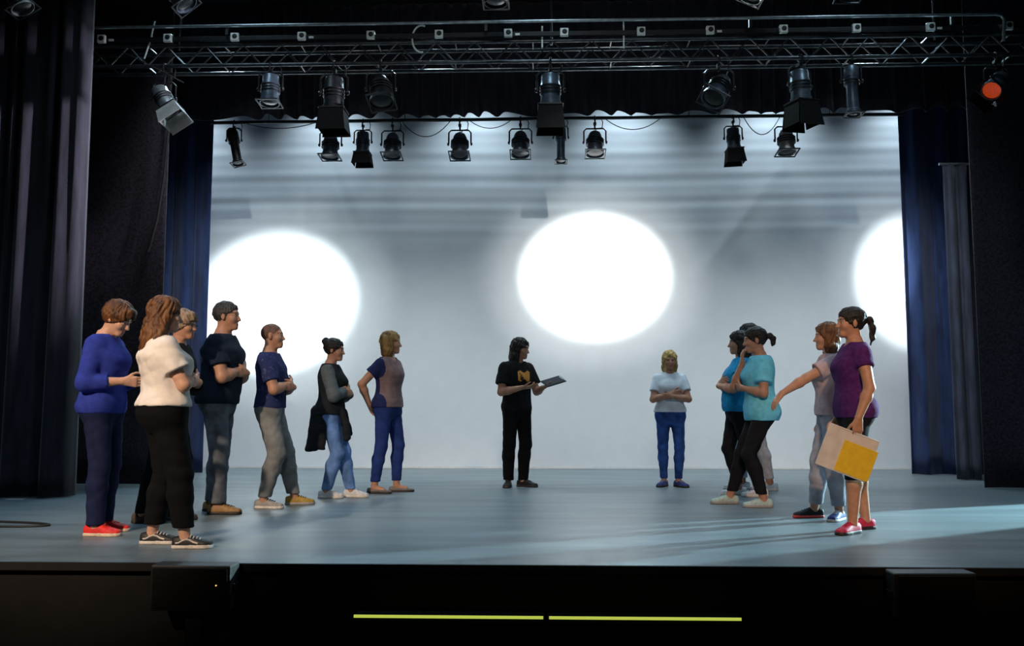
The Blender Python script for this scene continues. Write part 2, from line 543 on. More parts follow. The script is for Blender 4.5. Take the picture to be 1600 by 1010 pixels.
SHOE_CACHE = {}
def shoe_mesh(style):
    if style in SHOE_CACHE: return SHOE_CACHE[style]
    h = 0.0065
    def build(part):
        F = Field((-.07, -.11, -.012), (.07, .22, .15), h)
        st_y = np.array([-.082, -.07, -.04, 0, .05, .10, .14, .175, .192])
        st_w = np.array([.012, .029, .036, .036, .038, .046, .047, .036, .012])
        if style == 'flat':
            st_t = np.array([.05, .060, .062, .055, .046, .042, .038, .034, .028])
        elif style == 'high':
            st_t = np.array([.09, .112, .118, .115, .088, .064, .054, .046, .034])
        else:
            st_t = np.array([.06, .078, .082, .088, .082, .064, .054, .046, .034])
        def fn(X, Y, Z):
            y = Y.ravel()
            w = np.interp(y, st_y, st_w)[None, :, None]
            t = np.interp(y, st_y, st_t)[None, :, None]
            end = np.maximum(Y - .188, -.08 - Y)
            if part == 'sole':
                d = np.maximum(np.abs(X) - (w + .003), np.abs(Z - .0135) - .0135)
                return np.maximum(d, end - .004)
            zz = np.maximum(Z - .016, 0) / (t - .016)
            q = (np.abs(X / w) ** 2.6 + zz ** 2.6) ** (1 / 2.6)
            d = (q - 1) * np.minimum(w, t - .016)
            return np.maximum(np.maximum(d, .016 - Z), end)
        F.add(fn, (-.06, -.1, -.01), (.06, .21, .14), 0)
        V, Q = F.mesh()
        return relax(V, Q, 2), Q
    up, so = build('upper'), build('sole')
    so[0][:, 2] = np.clip(so[0][:, 2], 0.0005, .026)
    SHOE_CACHE[style] = (up, so, st_top(style))
    return SHOE_CACHE[style]
def st_top(style):
    ys = [.045, .065, .085, .105]
    return [(y, {'flat': .047, 'high': .088, 'sneaker': .082}[style] - (y - .045) * .33) for y in ys]

def person(spec):
    g = spec.get
    male = g('male', False)
    st = g('stout', 1.0)
    sc = g('height', 1.68) / 1.70
    res = g('res', 0.0072)
    seed = g('seed', 1)
    root = empty('person', (spec['pos'][0], spec['pos'][1], 0.0), rad(spec['rz']))
    root['label'] = spec['label']; root['category'] = 'person'; root['group'] = 'people rehearsing on the stage'
    pel = np.array(g('pelvis', (0, 0)), float)
    lean = np.array(g('lean', (0, 0)), float)
    tw = rad(g('twist', 0))
    feet = [np.array(f, float) for f in g('feet', ((.10, 0, -8), (-.10, 0, 8)))]   # right, left: x, y, toe angle
    hipw = .088
    hz = .895
    for i, sx in enumerate((1, -1)):
        hx = math.hypot(feet[i][0] - (pel[0] + sx * hipw), feet[i][1] - pel[1])
        hz = min(hz, .085 + math.sqrt(max(.8115**2 - hx * hx, .2)))
    dz = hz - .895
    def U(p):
        p = np.array(p, float)
        s = np.clip((p[2] - 0.98) / 0.30, 0, 1); s = s * s * (3 - 2 * s)
        q = rotz(p, tw * s)
        q[:2] += pel + lean * max(0, p[2] - .95)
        q[2] += dz
        return q
    def stations(tab, inf=0.0, z0=None, z1=None, flare=0.0, zfl=1.1, frontplus=0.0):
        out = []
        for (z, w, f, b) in tab:
            belly = 1 + (st - 1) * (1.15 if z < 1.32 else 0.35)
            fl = flare * max(0, (zfl - z) / 0.2)
            c = U((0, 0, z))
            s = np.clip((z - 0.98) / 0.30, 0, 1); s = s * s * (3 - 2 * s)
            fb = belly * (1 + g('belly', 0.0) * math.exp(-((z - 1.06) / .11) ** 2))
            out.append([z + dz, c[0], c[1], w * (1 + (belly - 1) * .75) + inf + fl, f * fb + inf + fl + frontplus, b * belly + inf + fl, tw * s])
        out = np.array(out)
        if z0 is not None or z1 is not None:
            a = out[0, 0] if z0 is None else z0 + dz
            b = out[-1, 0] if z1 is None else z1 + dz
            zs = np.concatenate([[a], out[(out[:, 0] > a + .008) & (out[:, 0] < b - .008), 0], [b]])
            out = np.stack([zs] + [np.interp(zs, out[:, 0], out[:, i]) for i in range(1, 7)], 1)
        return out
    tab = MAL if male else FEM
    shw = .178 if male else .158
    # joints
    hips, knees, ankles = [], [], []
    for i, sx in enumerate((1, -1)):
        hp = np.array([pel[0] + sx * hipw, pel[1], hz])
        an = np.array([feet[i][0], feet[i][1], .085])
        ta = rad(feet[i][2])
        kn = ik(hp, an, .409, .404, (-math.sin(ta) * 1.0, math.cos(ta), 0))
        hips.append(hp); knees.append(kn); ankles.append(an)
    arms = []
    for i, sx in enumerate((1, -1)):
        a = g('arms')[i]
        sh = U((sx * shw, -.005, 1.352))
        el = U(a['el']); wr = U(a['wr'])
        el = sh + (el - sh) / np.linalg.norm(el - sh) * .285
        wr = el + (wr - el) / np.linalg.norm(wr - el) * .245
        hd = rotz(np.array(a.get('dir', tuple(np.array(a['wr']) - np.array(a['el']))), float), tw); hd /= np.linalg.norm(hd)
        nm = rotz(np.array(a.get('palm', (0, -1, 0)), float), tw); nm = nm - hd * (nm @ hd); nm /= np.linalg.norm(nm)
        arms.append((sh, el, wr, hd, nm, a.get('curl', .5), sx))
    # head frame
    hy, hp_, hr = [rad(v) for v in g('head', (0, 0, 0))]
    Rm = np.array((Matrix.Rotation(hy + tw, 3, 'Z') @ Matrix.Rotation(-hp_, 3, 'X') @ Matrix.Rotation(hr, 3, 'Y')))
    nb = U((0, -.012, 1.445))
    hc = nb + Rm @ np.array([0, .035, .140])
    hs = g('headscale', 1.0)
    def hl(X, Y, Z):
        a, b, c = X - hc[0], Y - hc[1], Z - hc[2]
        return [(a * Rm[0, i] + b * Rm[1, i] + c * Rm[2, i]) / hs for i in range(3)]
    def hw(p): return hc + Rm @ (np.array(p, float) * hs)

    pts = np.array(hips + knees + ankles + [hc] + [q for A in arms for q in A[:3]])
    lo = pts.min(0) - .24; hi = pts.max(0) + .24
    lo[2] = -.02; hi[2] = hc[2] + .20

    # ---------------- body (one continuous skin)
    F = Field(lo, hi, res)
    F.loft(stations(tab), 0.0)
    lt = st ** .5
    for i in range(2):
        F.seg(hips[i] + (0, 0, -.01), knees[i], .083 * lt, .054 * lt, .04)
        cf = knees[i] + (ankles[i] - knees[i]) * .30 + np.array([0, -.012, 0])
        F.seg(knees[i], cf, .052 * lt, .054 * lt, .03)
        F.seg(cf, ankles[i], .053 * lt, .036, .03)
        ta = rad(feet[i][2]); fw = np.array([-math.sin(ta), math.cos(ta), 0])
        F.seg(ankles[i] + (0, 0, -.03), ankles[i] + fw * .10 + (0, 0, -.05), .032, .026, .02)
    for (sh, el, wr, hd, nm, curl, sx) in arms:
        ar = (1.12 if male else 1.0) * st ** .4
        F.seg(sh, el, .050 * ar, .039 * ar, .045)
        F.seg(el, el + (wr - el) * .3, .039 * ar, .041 * ar, .02)
        F.seg(el + (wr - el) * .3, wr, .041 * ar, .026, .02)
    # neck + head
    F.seg(U((0, -.015, 1.40)), hw((0, -.022, -.05)), .056 if male else .049, .053 if male else .047, .03)
    def head(X, Y, Z):
        x, y, z = hl(X, Y, Z)
        d = ellip(x, y, z, (0, -.014, .032), (.074, .096, .084))
        d = smin(d, ellip(x, y, z, (0, .028, -.038), (.056, .062, .074)), .03)
        def ball(c, r): return np.sqrt((x - c[0])**2 + (y - c[1])**2 + (z - c[2])**2) - r
        ax_ = np.abs(x)
        d = smin(d, np.sqrt(np.maximum(ax_ - .012, 0)**2 + (y - .066)**2 + (z + .094)**2) - .020, .025)          # chin
        d = smin(d, np.sqrt((ax_ - .036)**2 + (y - .056)**2 + (z + .028)**2) - .029, .02)                         # cheeks
        d = smin(d, np.sqrt(np.maximum(ax_ - .034, 0)**2 + (y - .074)**2 + (z - .020)**2) - .014, .016)           # brow
        d = -smin(-d, np.sqrt((ax_ - .031)**2 + (y - .101)**2 + (z - .001)**2) - .0165, .012)                     # sockets
        t = np.clip((.010 - z) / .042, 0, 1)
        d = smin(d, np.sqrt(x**2 + (y - (.085 + .020 * t))**2 + (z - np.clip(z, -.032, .010))**2) - (.0075 + .005 * t), .010)  # nose
        d = smin(d, np.sqrt((ax_ - .011)**2 + (y - .096)**2 + (z + .035)**2) - .0075, .006)
        for zz, rr in ((-.0615, .0065), (-.0735, .0075)):
            d = smin(d, np.sqrt(np.maximum(ax_ - .015, 0)**2 + (y - .084 + .12 * ax_**1.2)**2 + ((z - zz) * 1.25)**2) - rr, .006)
        e = np.sqrt(((ax_ - .076) / .010)**2 + ((y + .008) / .018)**2 + ((z + .008) / .032)**2)
        d = smin(d, (e - 1) * .010, .006)
        return d * hs
    F.add(head, hc - .15, hc + .15, .02)
    # hands
    for (sh, el, wr, hd, nm, curl, sx) in arms:
        ac = np.cross(hd, nm)                   # across the palm
        thumb_side = sx
        F.seg(wr, wr + hd * .03, .026, .024, .012, axis=nm, ratio=.8)
        for j in (-1.5, -.5, .5, 1.5):
            F.seg(wr + hd * .025 + ac * j * .011, wr + hd * .088 + ac * j * .0195, .0175, .0125, .012, axis=nm, ratio=.85)
        for j, L in zip((-1.5, -.5, .5, 1.5), (.068, .080, .076, .060) if thumb_side < 0 else (.060, .076, .080, .068)):
            p = wr + hd * .090 + ac * j * .0195
            ang = .15 + curl * .4
            for q, fr in enumerate((.42, .32, .26)):
                dr = hd * math.cos(ang) + nm * math.sin(ang)
                p2 = p + dr * L * fr
                F.seg(p, p2, .0088 - q * .0008, .0082 - q * .0008, .003)
                p = p2
                ang += curl * .9
        th = ac * thumb_side
        b0 = wr + hd * .030 + th * .022
        b1 = b0 + hd * .030 + th * .028 + nm * .008
        b2 = b1 + hd * .026 + th * .010 + nm * .010 * (1 + curl)
        b3 = b2 + hd * .024 - th * .002 + nm * .008 * (1 + curl)
        F.seg(b0, b1, .0135, .0105, .010); F.seg(b1, b2, .0105, .0095, .004); F.seg(b2, b3, .0095, .008, .003)
    V, Q = F.mesh()
    fc = V[Q].mean(1)
    x, y, z = hl(fc[:, 0], fc[:, 1], fc[:, 2])
    mi = ((np.abs(x) < .022) & (np.abs(z + .0675) < .0125) & (y > .068)).astype(int)
    brow = (np.abs(np.abs(x) - .032) < .021) & (np.abs(z - .024 - .10 * (.032 - np.abs(x))) < .005) & (y > .05)
    mi[brow] = 2
    hairm = g('hairmat')
    np_mesh('body', V * sc, Q, [*skin_mats(g('skin', 'warm')), hairm], root, mi)
    # eyes
    for sx in (-1, 1):
        c = hw((sx * .031, .0735, 0)) * sc
        mb = MB(); mb.lathe([(.0115 * math.sin(PI * i / 8) * sc + 1e-5, -.0115 * math.cos(PI * i / 8) * sc) for i in range(9)], 12)
        e = mb.build('eye', [M_EYEW, M_IRIS], root, True)
        e.location = c
        e.rotation_euler = (Matrix([list(r) for r in Rm]) @ Matrix.Rotation(-PI / 2, 3, 'X')).to_euler()
        for p in e.data.polygons:
            if p.center.z > .0088 * sc: p.material_index = 1

    # ---------------- trousers
    fit = g('fit', .010); cuff = g('cuff', .055); hem = g('hem', .10)
    F = Field(lo, hi, .0085)
    F.loft(stations(tab, .007 + fit * .35, None, g('waist', 1.02)), 0.0)
    for i in range(2):
        F.seg(hips[i] + (0, 0, -.015), knees[i], .086 * lt + fit * .6, .057 * lt + fit, .04)
        cf = knees[i] + (ankles[i] - knees[i]) * .33 + np.array([0, -.010, 0])
        rc = .056 * lt + fit * .9
        cut = [((0, 0, hem), (0, 0, -1))]
        F.seg(knees[i], cf, .057 * lt + fit, rc, .02, cut=cut)
        F.seg(cf, ankles[i] + (0, 0, -.03), rc, cuff, .03, cut=cut)
    V, Q = F.mesh()
    V = wrinkle(relax(V, Q, 1), Q, g('pwrinkle', .0035), seed + 50, 60)
    np_mesh('trousers', V * sc, Q, spec['pants'], root)

    # ---------------- shirt
    hemz = g('shirthem', .90); loose = g('loose', .004)
    F = Field(lo, hi, .0085)
    F.loft(stations(tab, .012 + loose, hemz, 1.435 if not g('vneck') else 1.43, flare=g('flare', .008), zfl=1.15), 0.0)
    sl = g('sleeve', .6)
    slv = Field(lo, hi, .0085) if g('sleevemat') else F
    for (sh, el, wr, hd, nm, curl, sx) in arms:
        ar = (1.12 if male else 1.0) * st ** .4
        e = .010 + loose * .8
        so = g('sleeveout', .006)
        u = (el - sh) / np.linalg.norm(el - sh)
        cap = sh + np.array([-sx * .012, 0, -.002])
        if sl <= 1.0:
            ce = sh + (el - sh) * sl
            F2 = slv
            F2.seg(cap, ce + u * .05, .052 * ar + e, .046 * ar + e + so, .03, cut=[(ce, u)])
        else:
            slv.seg(cap, el, .052 * ar + e, .042 * ar + e, .03)
            v = (wr - el) / np.linalg.norm(wr - el)
            ce = el + (wr - el) * (sl - 1)
            slv.seg(el, ce + v * .05, .042 * ar + e, .040 * ar + e * .6, .02, cut=[(ce, v)])
    n0 = U((0, .055, 1.455))
    vd = g('neckdrop', .05)
    F.sub(lambda X, Y, Z: ellip(X, Y, Z, n0, (.062, .05, vd)), n0 - .07, n0 + .07, .006)
    V, Q = F.mesh()
    V = wrinkle(relax(V, Q, 1), Q, g('swrinkle', .004), seed, 55)
    mi = None
    shm = [spec['shirt']]
    if g('frontmat'):
        fc = V[Q].mean(1)
        ca, sa = math.cos(tw), math.sin(tw)
        lx = fc[:, 0] * ca + fc[:, 1] * sa; ly = -fc[:, 0] * sa + fc[:, 1] * ca
        mi = ((ly > .012) & (np.abs(lx) < .17)).astype(int)
        shm.append(spec['frontmat'])
    np_mesh('shirt', V * sc, Q, shm, root, mi)
    if g('print'):
        fc = V[Q].mean(1); N = normals(V, Q)
        ca, sa = math.cos(tw), math.sin(tw)
        c0 = U((0, 0, 1.26))
        lx = (fc[:, 0] - c0[0]) * ca + (fc[:, 1] - c0[1]) * sa; ly = -(fc[:, 0] - c0[0]) * sa + (fc[:, 1] - c0[1]) * ca
        keep = (np.abs(lx) < .085) & (np.abs(fc[:, 2] - c0[2]) < .05 - .012 * np.cos(lx * 60)) & (ly > .03)
        q = Q[keep]; ids, inv = np.unique(q, return_inverse=True)
        np_mesh('chest_print', (V[ids] + N[ids] * .003) * sc, inv.reshape(q.shape), g('print'), root)
    if g('sleevemat'):
        V, Q = slv.mesh()
        V = wrinkle(relax(V, Q, 1), Q, .004, seed + 9, 70)
        np_mesh('sleeves', V * sc, Q, g('sleevemat'), root)
    if g('undershirt'):      # a light band showing under the hem
        F = Field(lo, hi, .0085)
        F.loft(stations(tab, .013 + loose, hemz - .035, hemz + .04, flare=g('flare', .008), zfl=1.15), 0.0)
        V, Q = F.mesh()
        np_mesh('undershirt', V * sc, Q, g('undershirt'), root)

    # ---------------- hair
    style = g('hair', 'short')
    hres = .0062
    F = Field(hc - .26 - np.array([0, 0, .14]), hc + .22, hres)
    def cap(th, front=.0):
        def fn(X, Y, Z):
            x, y, z = hl(X, Y, Z)
            d = ellip(x, y, z, (0, -.016, .032), (.074 + th, .096 + th, .085 + th))
            if style in ('bald', 'short'):
                d = np.maximum(d, -(z - (-.062 + np.maximum(y + .045, 0) * .95)))
            elif style == 'pixie':
                d = np.maximum(d, -(z - (-.062 + np.maximum(y + .03, 0) * .62)))
            else:
                d = np.maximum(d, -(z - (-.055 + np.maximum(y + .03, 0) * .75)))
            d = d + .0035 * np.sin(x * 90 + 3 * np.sin(z * 70)) * np.sin(z * 55 + y * 40) * (style != 'bald')
            fcut = ellip(x, y, z, (0, .122, -.02), (.085, .068, .085 if style != 'bald' else .10))
            d = -smin(-d, fcut, .008)
            return d * hs
        return fn
    th = {'bald': .0015, 'short': .010, 'pixie': .022, 'bob': .016, 'long': .018, 'pony': .012, 'bun': .012, 'mid': .016}[style]
    F.add(cap(th), hc - .16, hc + .16, 0)
    def curtain(zs, ws, fs, bs, cy, cut):
        zs = np.array(zs)[::-1]
        def fn(X, Y, Z):
            x, y, z = hl(X, Y, Z)
            w, f, b, c = [np.interp(z, zs, np.array(a)[::-1]) for a in (ws, fs, bs, cy)]
            dy = y - c
            q = np.sqrt((x / w)**2 + (dy / np.where(dy > 0, f, b))**2)
            d = (q - 1) * np.minimum(w, np.minimum(f, b)) 
            d = np.maximum(d, np.maximum(z - zs[-1], zs[0] - z))
            fc_ = np.maximum(np.maximum(np.abs(x) - cut[0], cut[1] - y), z - cut[2])      # open face box
            return np.maximum(d, -fc_) * hs
        F.add(fn, hc - np.array([.2, .2, .38]), hc + .17, .015)
    if style == 'bob':
        curtain((.10, .05, -.02, -.09, -.135, -.15), (.06, .088, .098, .102, .092, .075), (.07, .09, .085, .075, .06, .05), (.06, .10, .105, .095, .08, .06), (-.012,) * 4 + (-.02, -.02), (.078, .022, .055))
    elif style == 'mid':
        curtain((.10, .05, -.02, -.10, -.165, -.185), (.06, .088, .10, .108, .10, .08), (.07, .09, .08, .065, .055, .05), (.06, .10, .108, .10, .085, .06), (-.012, -.012, -.015, -.022, -.03, -.03), (.08, .022, .055))
    elif style == 'long':
        curtain((.10, .05, -.02, -.10, -.18, -.255, -.275), (.06, .088, .104, .118, .122, .105, .07), (.07, .09, .08, .062, .05, .045, .03), (.06, .10, .112, .108, .085, .065, .04), (-.012, -.012, -.018, -.035, -.065, -.08, -.085), (.082, .020, .055))
    elif style == 'pony':
        tl = [hw(p) for p in g('tail', ((0, -.105, .035), (0, -.150, .030), (0, -.172, -.03), (0, -.170, -.11), (0, -.155, -.165)))]
        for a, b, r1, r2 in zip(tl[:-1], tl[1:], (.016, .024, .027, .020), (.024, .027, .020, .006)): F.seg(a, b, r1, r2, .012)
    elif style == 'bun':
        F.ball(hw((0, -.105, .085)), .042, .012)
    if style == 'pixie':
        for (a, b) in (((-.04, .07, .085), (-.05, .088, .045)), ((-.01, .078, .09), (-.012, .100, .048)), ((.025, .074, .09), (.03, .094, .045)), ((.05, .05, .07), (.062, .062, .02))):
            F.seg(hw(a), hw(b), .024, .011, .015)
    V, Q = F.mesh()
    V = relax(V, Q, 1)
    if style != 'bald':
        L = (V - hc) @ Rm
        ang = np.arctan2(L[:, 0], L[:, 1] + .012)
        wv = np.sin(ang * 26 + 5 * np.sin(L[:, 2] * 22 + seed)) * .0022 + np.sin(ang * 11 + 9 * L[:, 2] + 3 * np.sin(L[:, 2] * 35 + ang * 3)) * (.0045 if style in ('long', 'mid', 'bob') else .002)
        V = V + normals(V, Q) * wv[:, None]
    np_mesh('hair', V * sc, Q, hairm, root)
    if style == 'pony':
        p = hw((0, -.112, .036)) * sc
        mb = MB(); mb.lathe([(.020, -.006), (.024, 0), (.020, .006)], 12); t = mb.build('hair_tie', M_RUBBER, root, True)
        t.location = p; t.rotation_euler = (PI / 2, 0, 0)

    # ---------------- shoes
    stl = g('shoe', 'sneaker')
    up, so, tops = shoe_mesh(stl)
    sm = spec['shoes']
    for i, sx in enumerate((1, -1)):
        lift = 0
        us, ss = (sm[i] if isinstance(sm[0], (tuple, list)) else sm)[:2]
        lace = (sm[i] if isinstance(sm[0], (tuple, list)) else sm)[2] if len(sm[i] if isinstance(sm[0], (tuple, list)) else sm) > 2 else None
        o = np_mesh('shoe', up[0] * sc * np.array([1, 1, 1]), up[1], us, root)
        o.location = (feet[i][0] * sc, feet[i][1] * sc, 0)
        o.rotation_euler = (0, 0, rad(feet[i][2]))
        np_mesh('sole', so[0] * sc, so[1], ss, o)
        if lace and stl != 'flat':
            mb = MB()
            for (y, z) in tops:
                mb.tube([(-.026 * sc, (y - .004) * sc, (z - .011) * sc), (-.012 * sc, y * sc, (z + .003) * sc), (.012 * sc, y * sc, (z + .003) * sc), (.026 * sc, (y - .004) * sc, (z - .011) * sc)], .0042 * sc, 6)
            mb.build('laces', lace, o, True)
        if g('wave'):
            for s2 in (-1, 1):
                mb = MB()
                pth = [(-.050, .038), (-.030, .040), (-.008, .052), (.018, .062), (.040, .058), (.068, .044), (.100, .036)]
                ys = [p[0] for p in pth]
                sw = lambda y: float(np.interp(y, [-.082, -.07, -.04, 0, .05, .10, .14], [.012, .029, .036, .036, .038, .046, .047]))
                tt = lambda y: float(np.interp(y, [-.082, -.07, -.04, 0, .05, .10, .14], [.06, .078, .082, .088, .082, .064, .054]))
                line = []
                for (y, z) in pth:
                    q = max(0, 1 - ((z - .016) / (tt(y) - .016)) ** 2.6) ** (1 / 2.6)
                    line.append((s2 * (sw(y) * q + .001) * sc, y * sc, z * sc))
                mb.tube(line, .0055 * sc, 6)
                mb.build('side_stripe', g('wave'), o, True)
    spec['root'] = root
    spec['fn'] = dict(U=U, hw=hw, sc=sc, arms=arms, stations=stations, tab=tab, lo=lo, hi=hi)
    return root

# ------------------------------------------------------------------ clothes and hair materials
def fab(name, c, **k):
    k.setdefault('noise', 0.12); k.setdefault('nscale', 25)
    return mat(name, c, 0.9, bump=0.25, bscale=350, spec=0.15, **k)
def hairm(name, c, c2=None):
    return mat(name, c, 0.5, color2=c2 or tuple(v * 1.9 for v in c), nscale=9, stretch=(3, 3, 0.6), bump=0.5, bscale=60, bstretch=(3, 3, 0.3), spec=0.35)
def leather(name, c): return mat(name, c, 0.55, noise=0.15, nscale=40, spec=0.4)

H_BROWN = hairm('hair_brown', (0.045, 0.018, 0.008), (0.16, 0.065, 0.022))
H_CHEST = hairm('hair_chestnut', (0.05, 0.020, 0.010), (0.20, 0.085, 0.03))
H_GREY = hairm('hair_grey_blond', (0.16, 0.10, 0.06), (0.38, 0.26, 0.17))
H_DARK = hairm('hair_dark', (0.010, 0.007, 0.006))
H_MAN = hairm('hair_dark_grey', (0.025, 0.022, 0.022), (0.07, 0.06, 0.058))
H_CROP = hairm('hair_cropped', (0.12, 0.06, 0.04), (0.20, 0.10, 0.07))
H_SAND = hairm('hair_sandy', (0.13, 0.075, 0.025), (0.36, 0.21, 0.07))
H_BLOND = hairm('hair_blond', (0.34, 0.23, 0.08), (0.68, 0.48, 0.18))
H_AUB = hairm('hair_auburn', (0.06, 0.025, 0.012), (0.22, 0.10, 0.035))

C_ROYAL = fab('royal_blue_knit', (0.030, 0.050, 0.34))
C_NAVYJ = fab('navy_trousers', (0.012, 0.018, 0.060))
C_WHITE = fab('white_cotton', (0.84, 0.78, 0.74), noise=0.04)
C_BLACKT = fab('black_trousers', (0.0045, 0.0045, 0.006))
C_BLACKC = fab('black_cotton', (0.010, 0.010, 0.012))
C_INK = fab('ink_tee', (0.012, 0.018, 0.036))
C_GREYJ = fab('grey_denim', (0.13, 0.15, 0.18), noise=0.35, nscale=9)
C_NAVYT = mat('navy_speckled_tee', (0.022, 0.032, 0.115), 0.9, color2=(0.10, 0.12, 0.26), nscale=38, ramp=(0.60, 0.72), bump=0.25, bscale=350, spec=0.2)
C_CHINO = fab('grey_beige_chino', (0.20, 0.21, 0.215), noise=0.25, nscale=9)
C_VEST = fab('charcoal_vest', (0.014, 0.016, 0.020))
C_SLEEVE = fab('grey_sleeve', (0.10, 0.12, 0.13))
C_LIGHTJ = fab('light_denim', (0.12, 0.23, 0.50), noise=0.35, nscale=8)
C_NAVYS = fab('navy_tee', (0.018, 0.024, 0.095))
C_MAUVE = fab('mauve_tee_front', (0.22, 0.15, 0.155))
C_BLUEJ = fab('navy_jeans', (0.018, 0.040, 0.17), noise=0.25, nscale=8)
C_MIDJ = fab('mid_blue_denim', (0.030, 0.085, 0.30), noise=0.4, nscale=8)
C_PALEB = fab('pale_tee', (0.72, 0.82, 0.92), noise=0.12, nscale=10)
C_TEAL = fab('blue_top', (0.015, 0.28, 0.56))
C_CYAN = fab('light_blue_tee', (0.16, 0.60, 0.80), noise=0.1)
C_LEGG = fab('black_leggings', (0.010, 0.010, 0.013))
C_SLATE = fab('slate_top', (0.08, 0.12, 0.24))
C_PALEG = fab('pale_grey_trousers', (0.42, 0.47, 0.55))
C_ROSE = fab('pale_rose_tee', (0.50, 0.38, 0.40), noise=0.08)
C_SWEAT = fab('grey_sweatpants', (0.36, 0.37, 0.43), noise=0.2, nscale=10)
C_PURPLE = mat('purple_tee', (0.070, 0.014, 0.115), 0.9, color2=(0.105, 0.025, 0.165), nscale=35, bump=0.25, bscale=350, spec=0.2, ramp=(0.4, 0.7))
C_ORANGE = mat('orange_print', (0.02, 0.012, 0.01), 0.8, color2=(0.75, 0.33, 0.06), nscale=22, ramp=(0.40, 0.46))
S_RED = leather('red_shoe', (0.75, 0.025, 0.025)); S_CREAM = leather('cream_sole', (0.70, 0.55, 0.42))
S_BLK = leather('black_shoe', (0.012, 0.012, 0.014)); S_WSOLE = leather('white_sole', (0.65, 0.60, 0.56)); S_WHITE = leather('white_shoe', (0.62, 0.62, 0.64))
S_TAN = leather('tan_shoe', (0.30, 0.17, 0.06)); S_DKSOLE = leather('dark_sole', (0.03, 0.025, 0.022)); S_GREYS = leather('grey_shoe', (0.32, 0.30, 0.30))
S_MUST = leather('mustard_shoe', (0.38, 0.24, 0.03)); S_BROWN = leather('brown_shoe', (0.07, 0.045, 0.03)); S_REDSOLE = leather('red_sole', (0.75, 0.08, 0.08))
S_NAVY = leather('navy_shoe', (0.03, 0.045, 0.22)); S_PINK = leather('crimson_shoe', (0.55, 0.03, 0.09)); S_MINT = leather('pale_green_shoe', (0.42, 0.55, 0.52)); S_TAUPE = leather('taupe_shoe', (0.18, 0.14, 0.13))

def crossed(up=0.0):
    return ({'el': (.215, .075, 1.110 + up), 'wr': (-.02, .195, 1.165 + up), 'dir': (-1, -.10, .15), 'palm': (.1, -1, .1), 'curl': .30},
            {'el': (-.215, .085, 1.115 + up), 'wr': (.02, .225, 1.125 + up), 'dir': (1, -.35, .05), 'palm': (-.3, -1, .1), 'curl': .4})

def place(sp):
    # world foot centres (x, y, heading) for right and left -> ankles in the person's own frame
    sc = sp['height'] / 1.70
    an = []
    for (x, y, a) in sp['wfeet']:
        ta = rad(a)
        an.append((x + math.sin(ta) * .055 * sc, y - math.cos(ta) * .055 * sc, a))
    px = (an[0][0] + an[1][0]) / 2; py = (an[0][1] + an[1][1]) / 2
    sp['pos'] = (px, py)
    r = rad(sp['rz'])
    ft = []
    for (x, y, a) in an:
        v = rotz(np.array([x - px, y - py, 0]), -r) / sc
        ft.append((v[0], v[1], a - sp['rz']))
    sp['feet'] = ft
    sp.setdefault('pelvis', (0, 0.02))
    return person(sp)

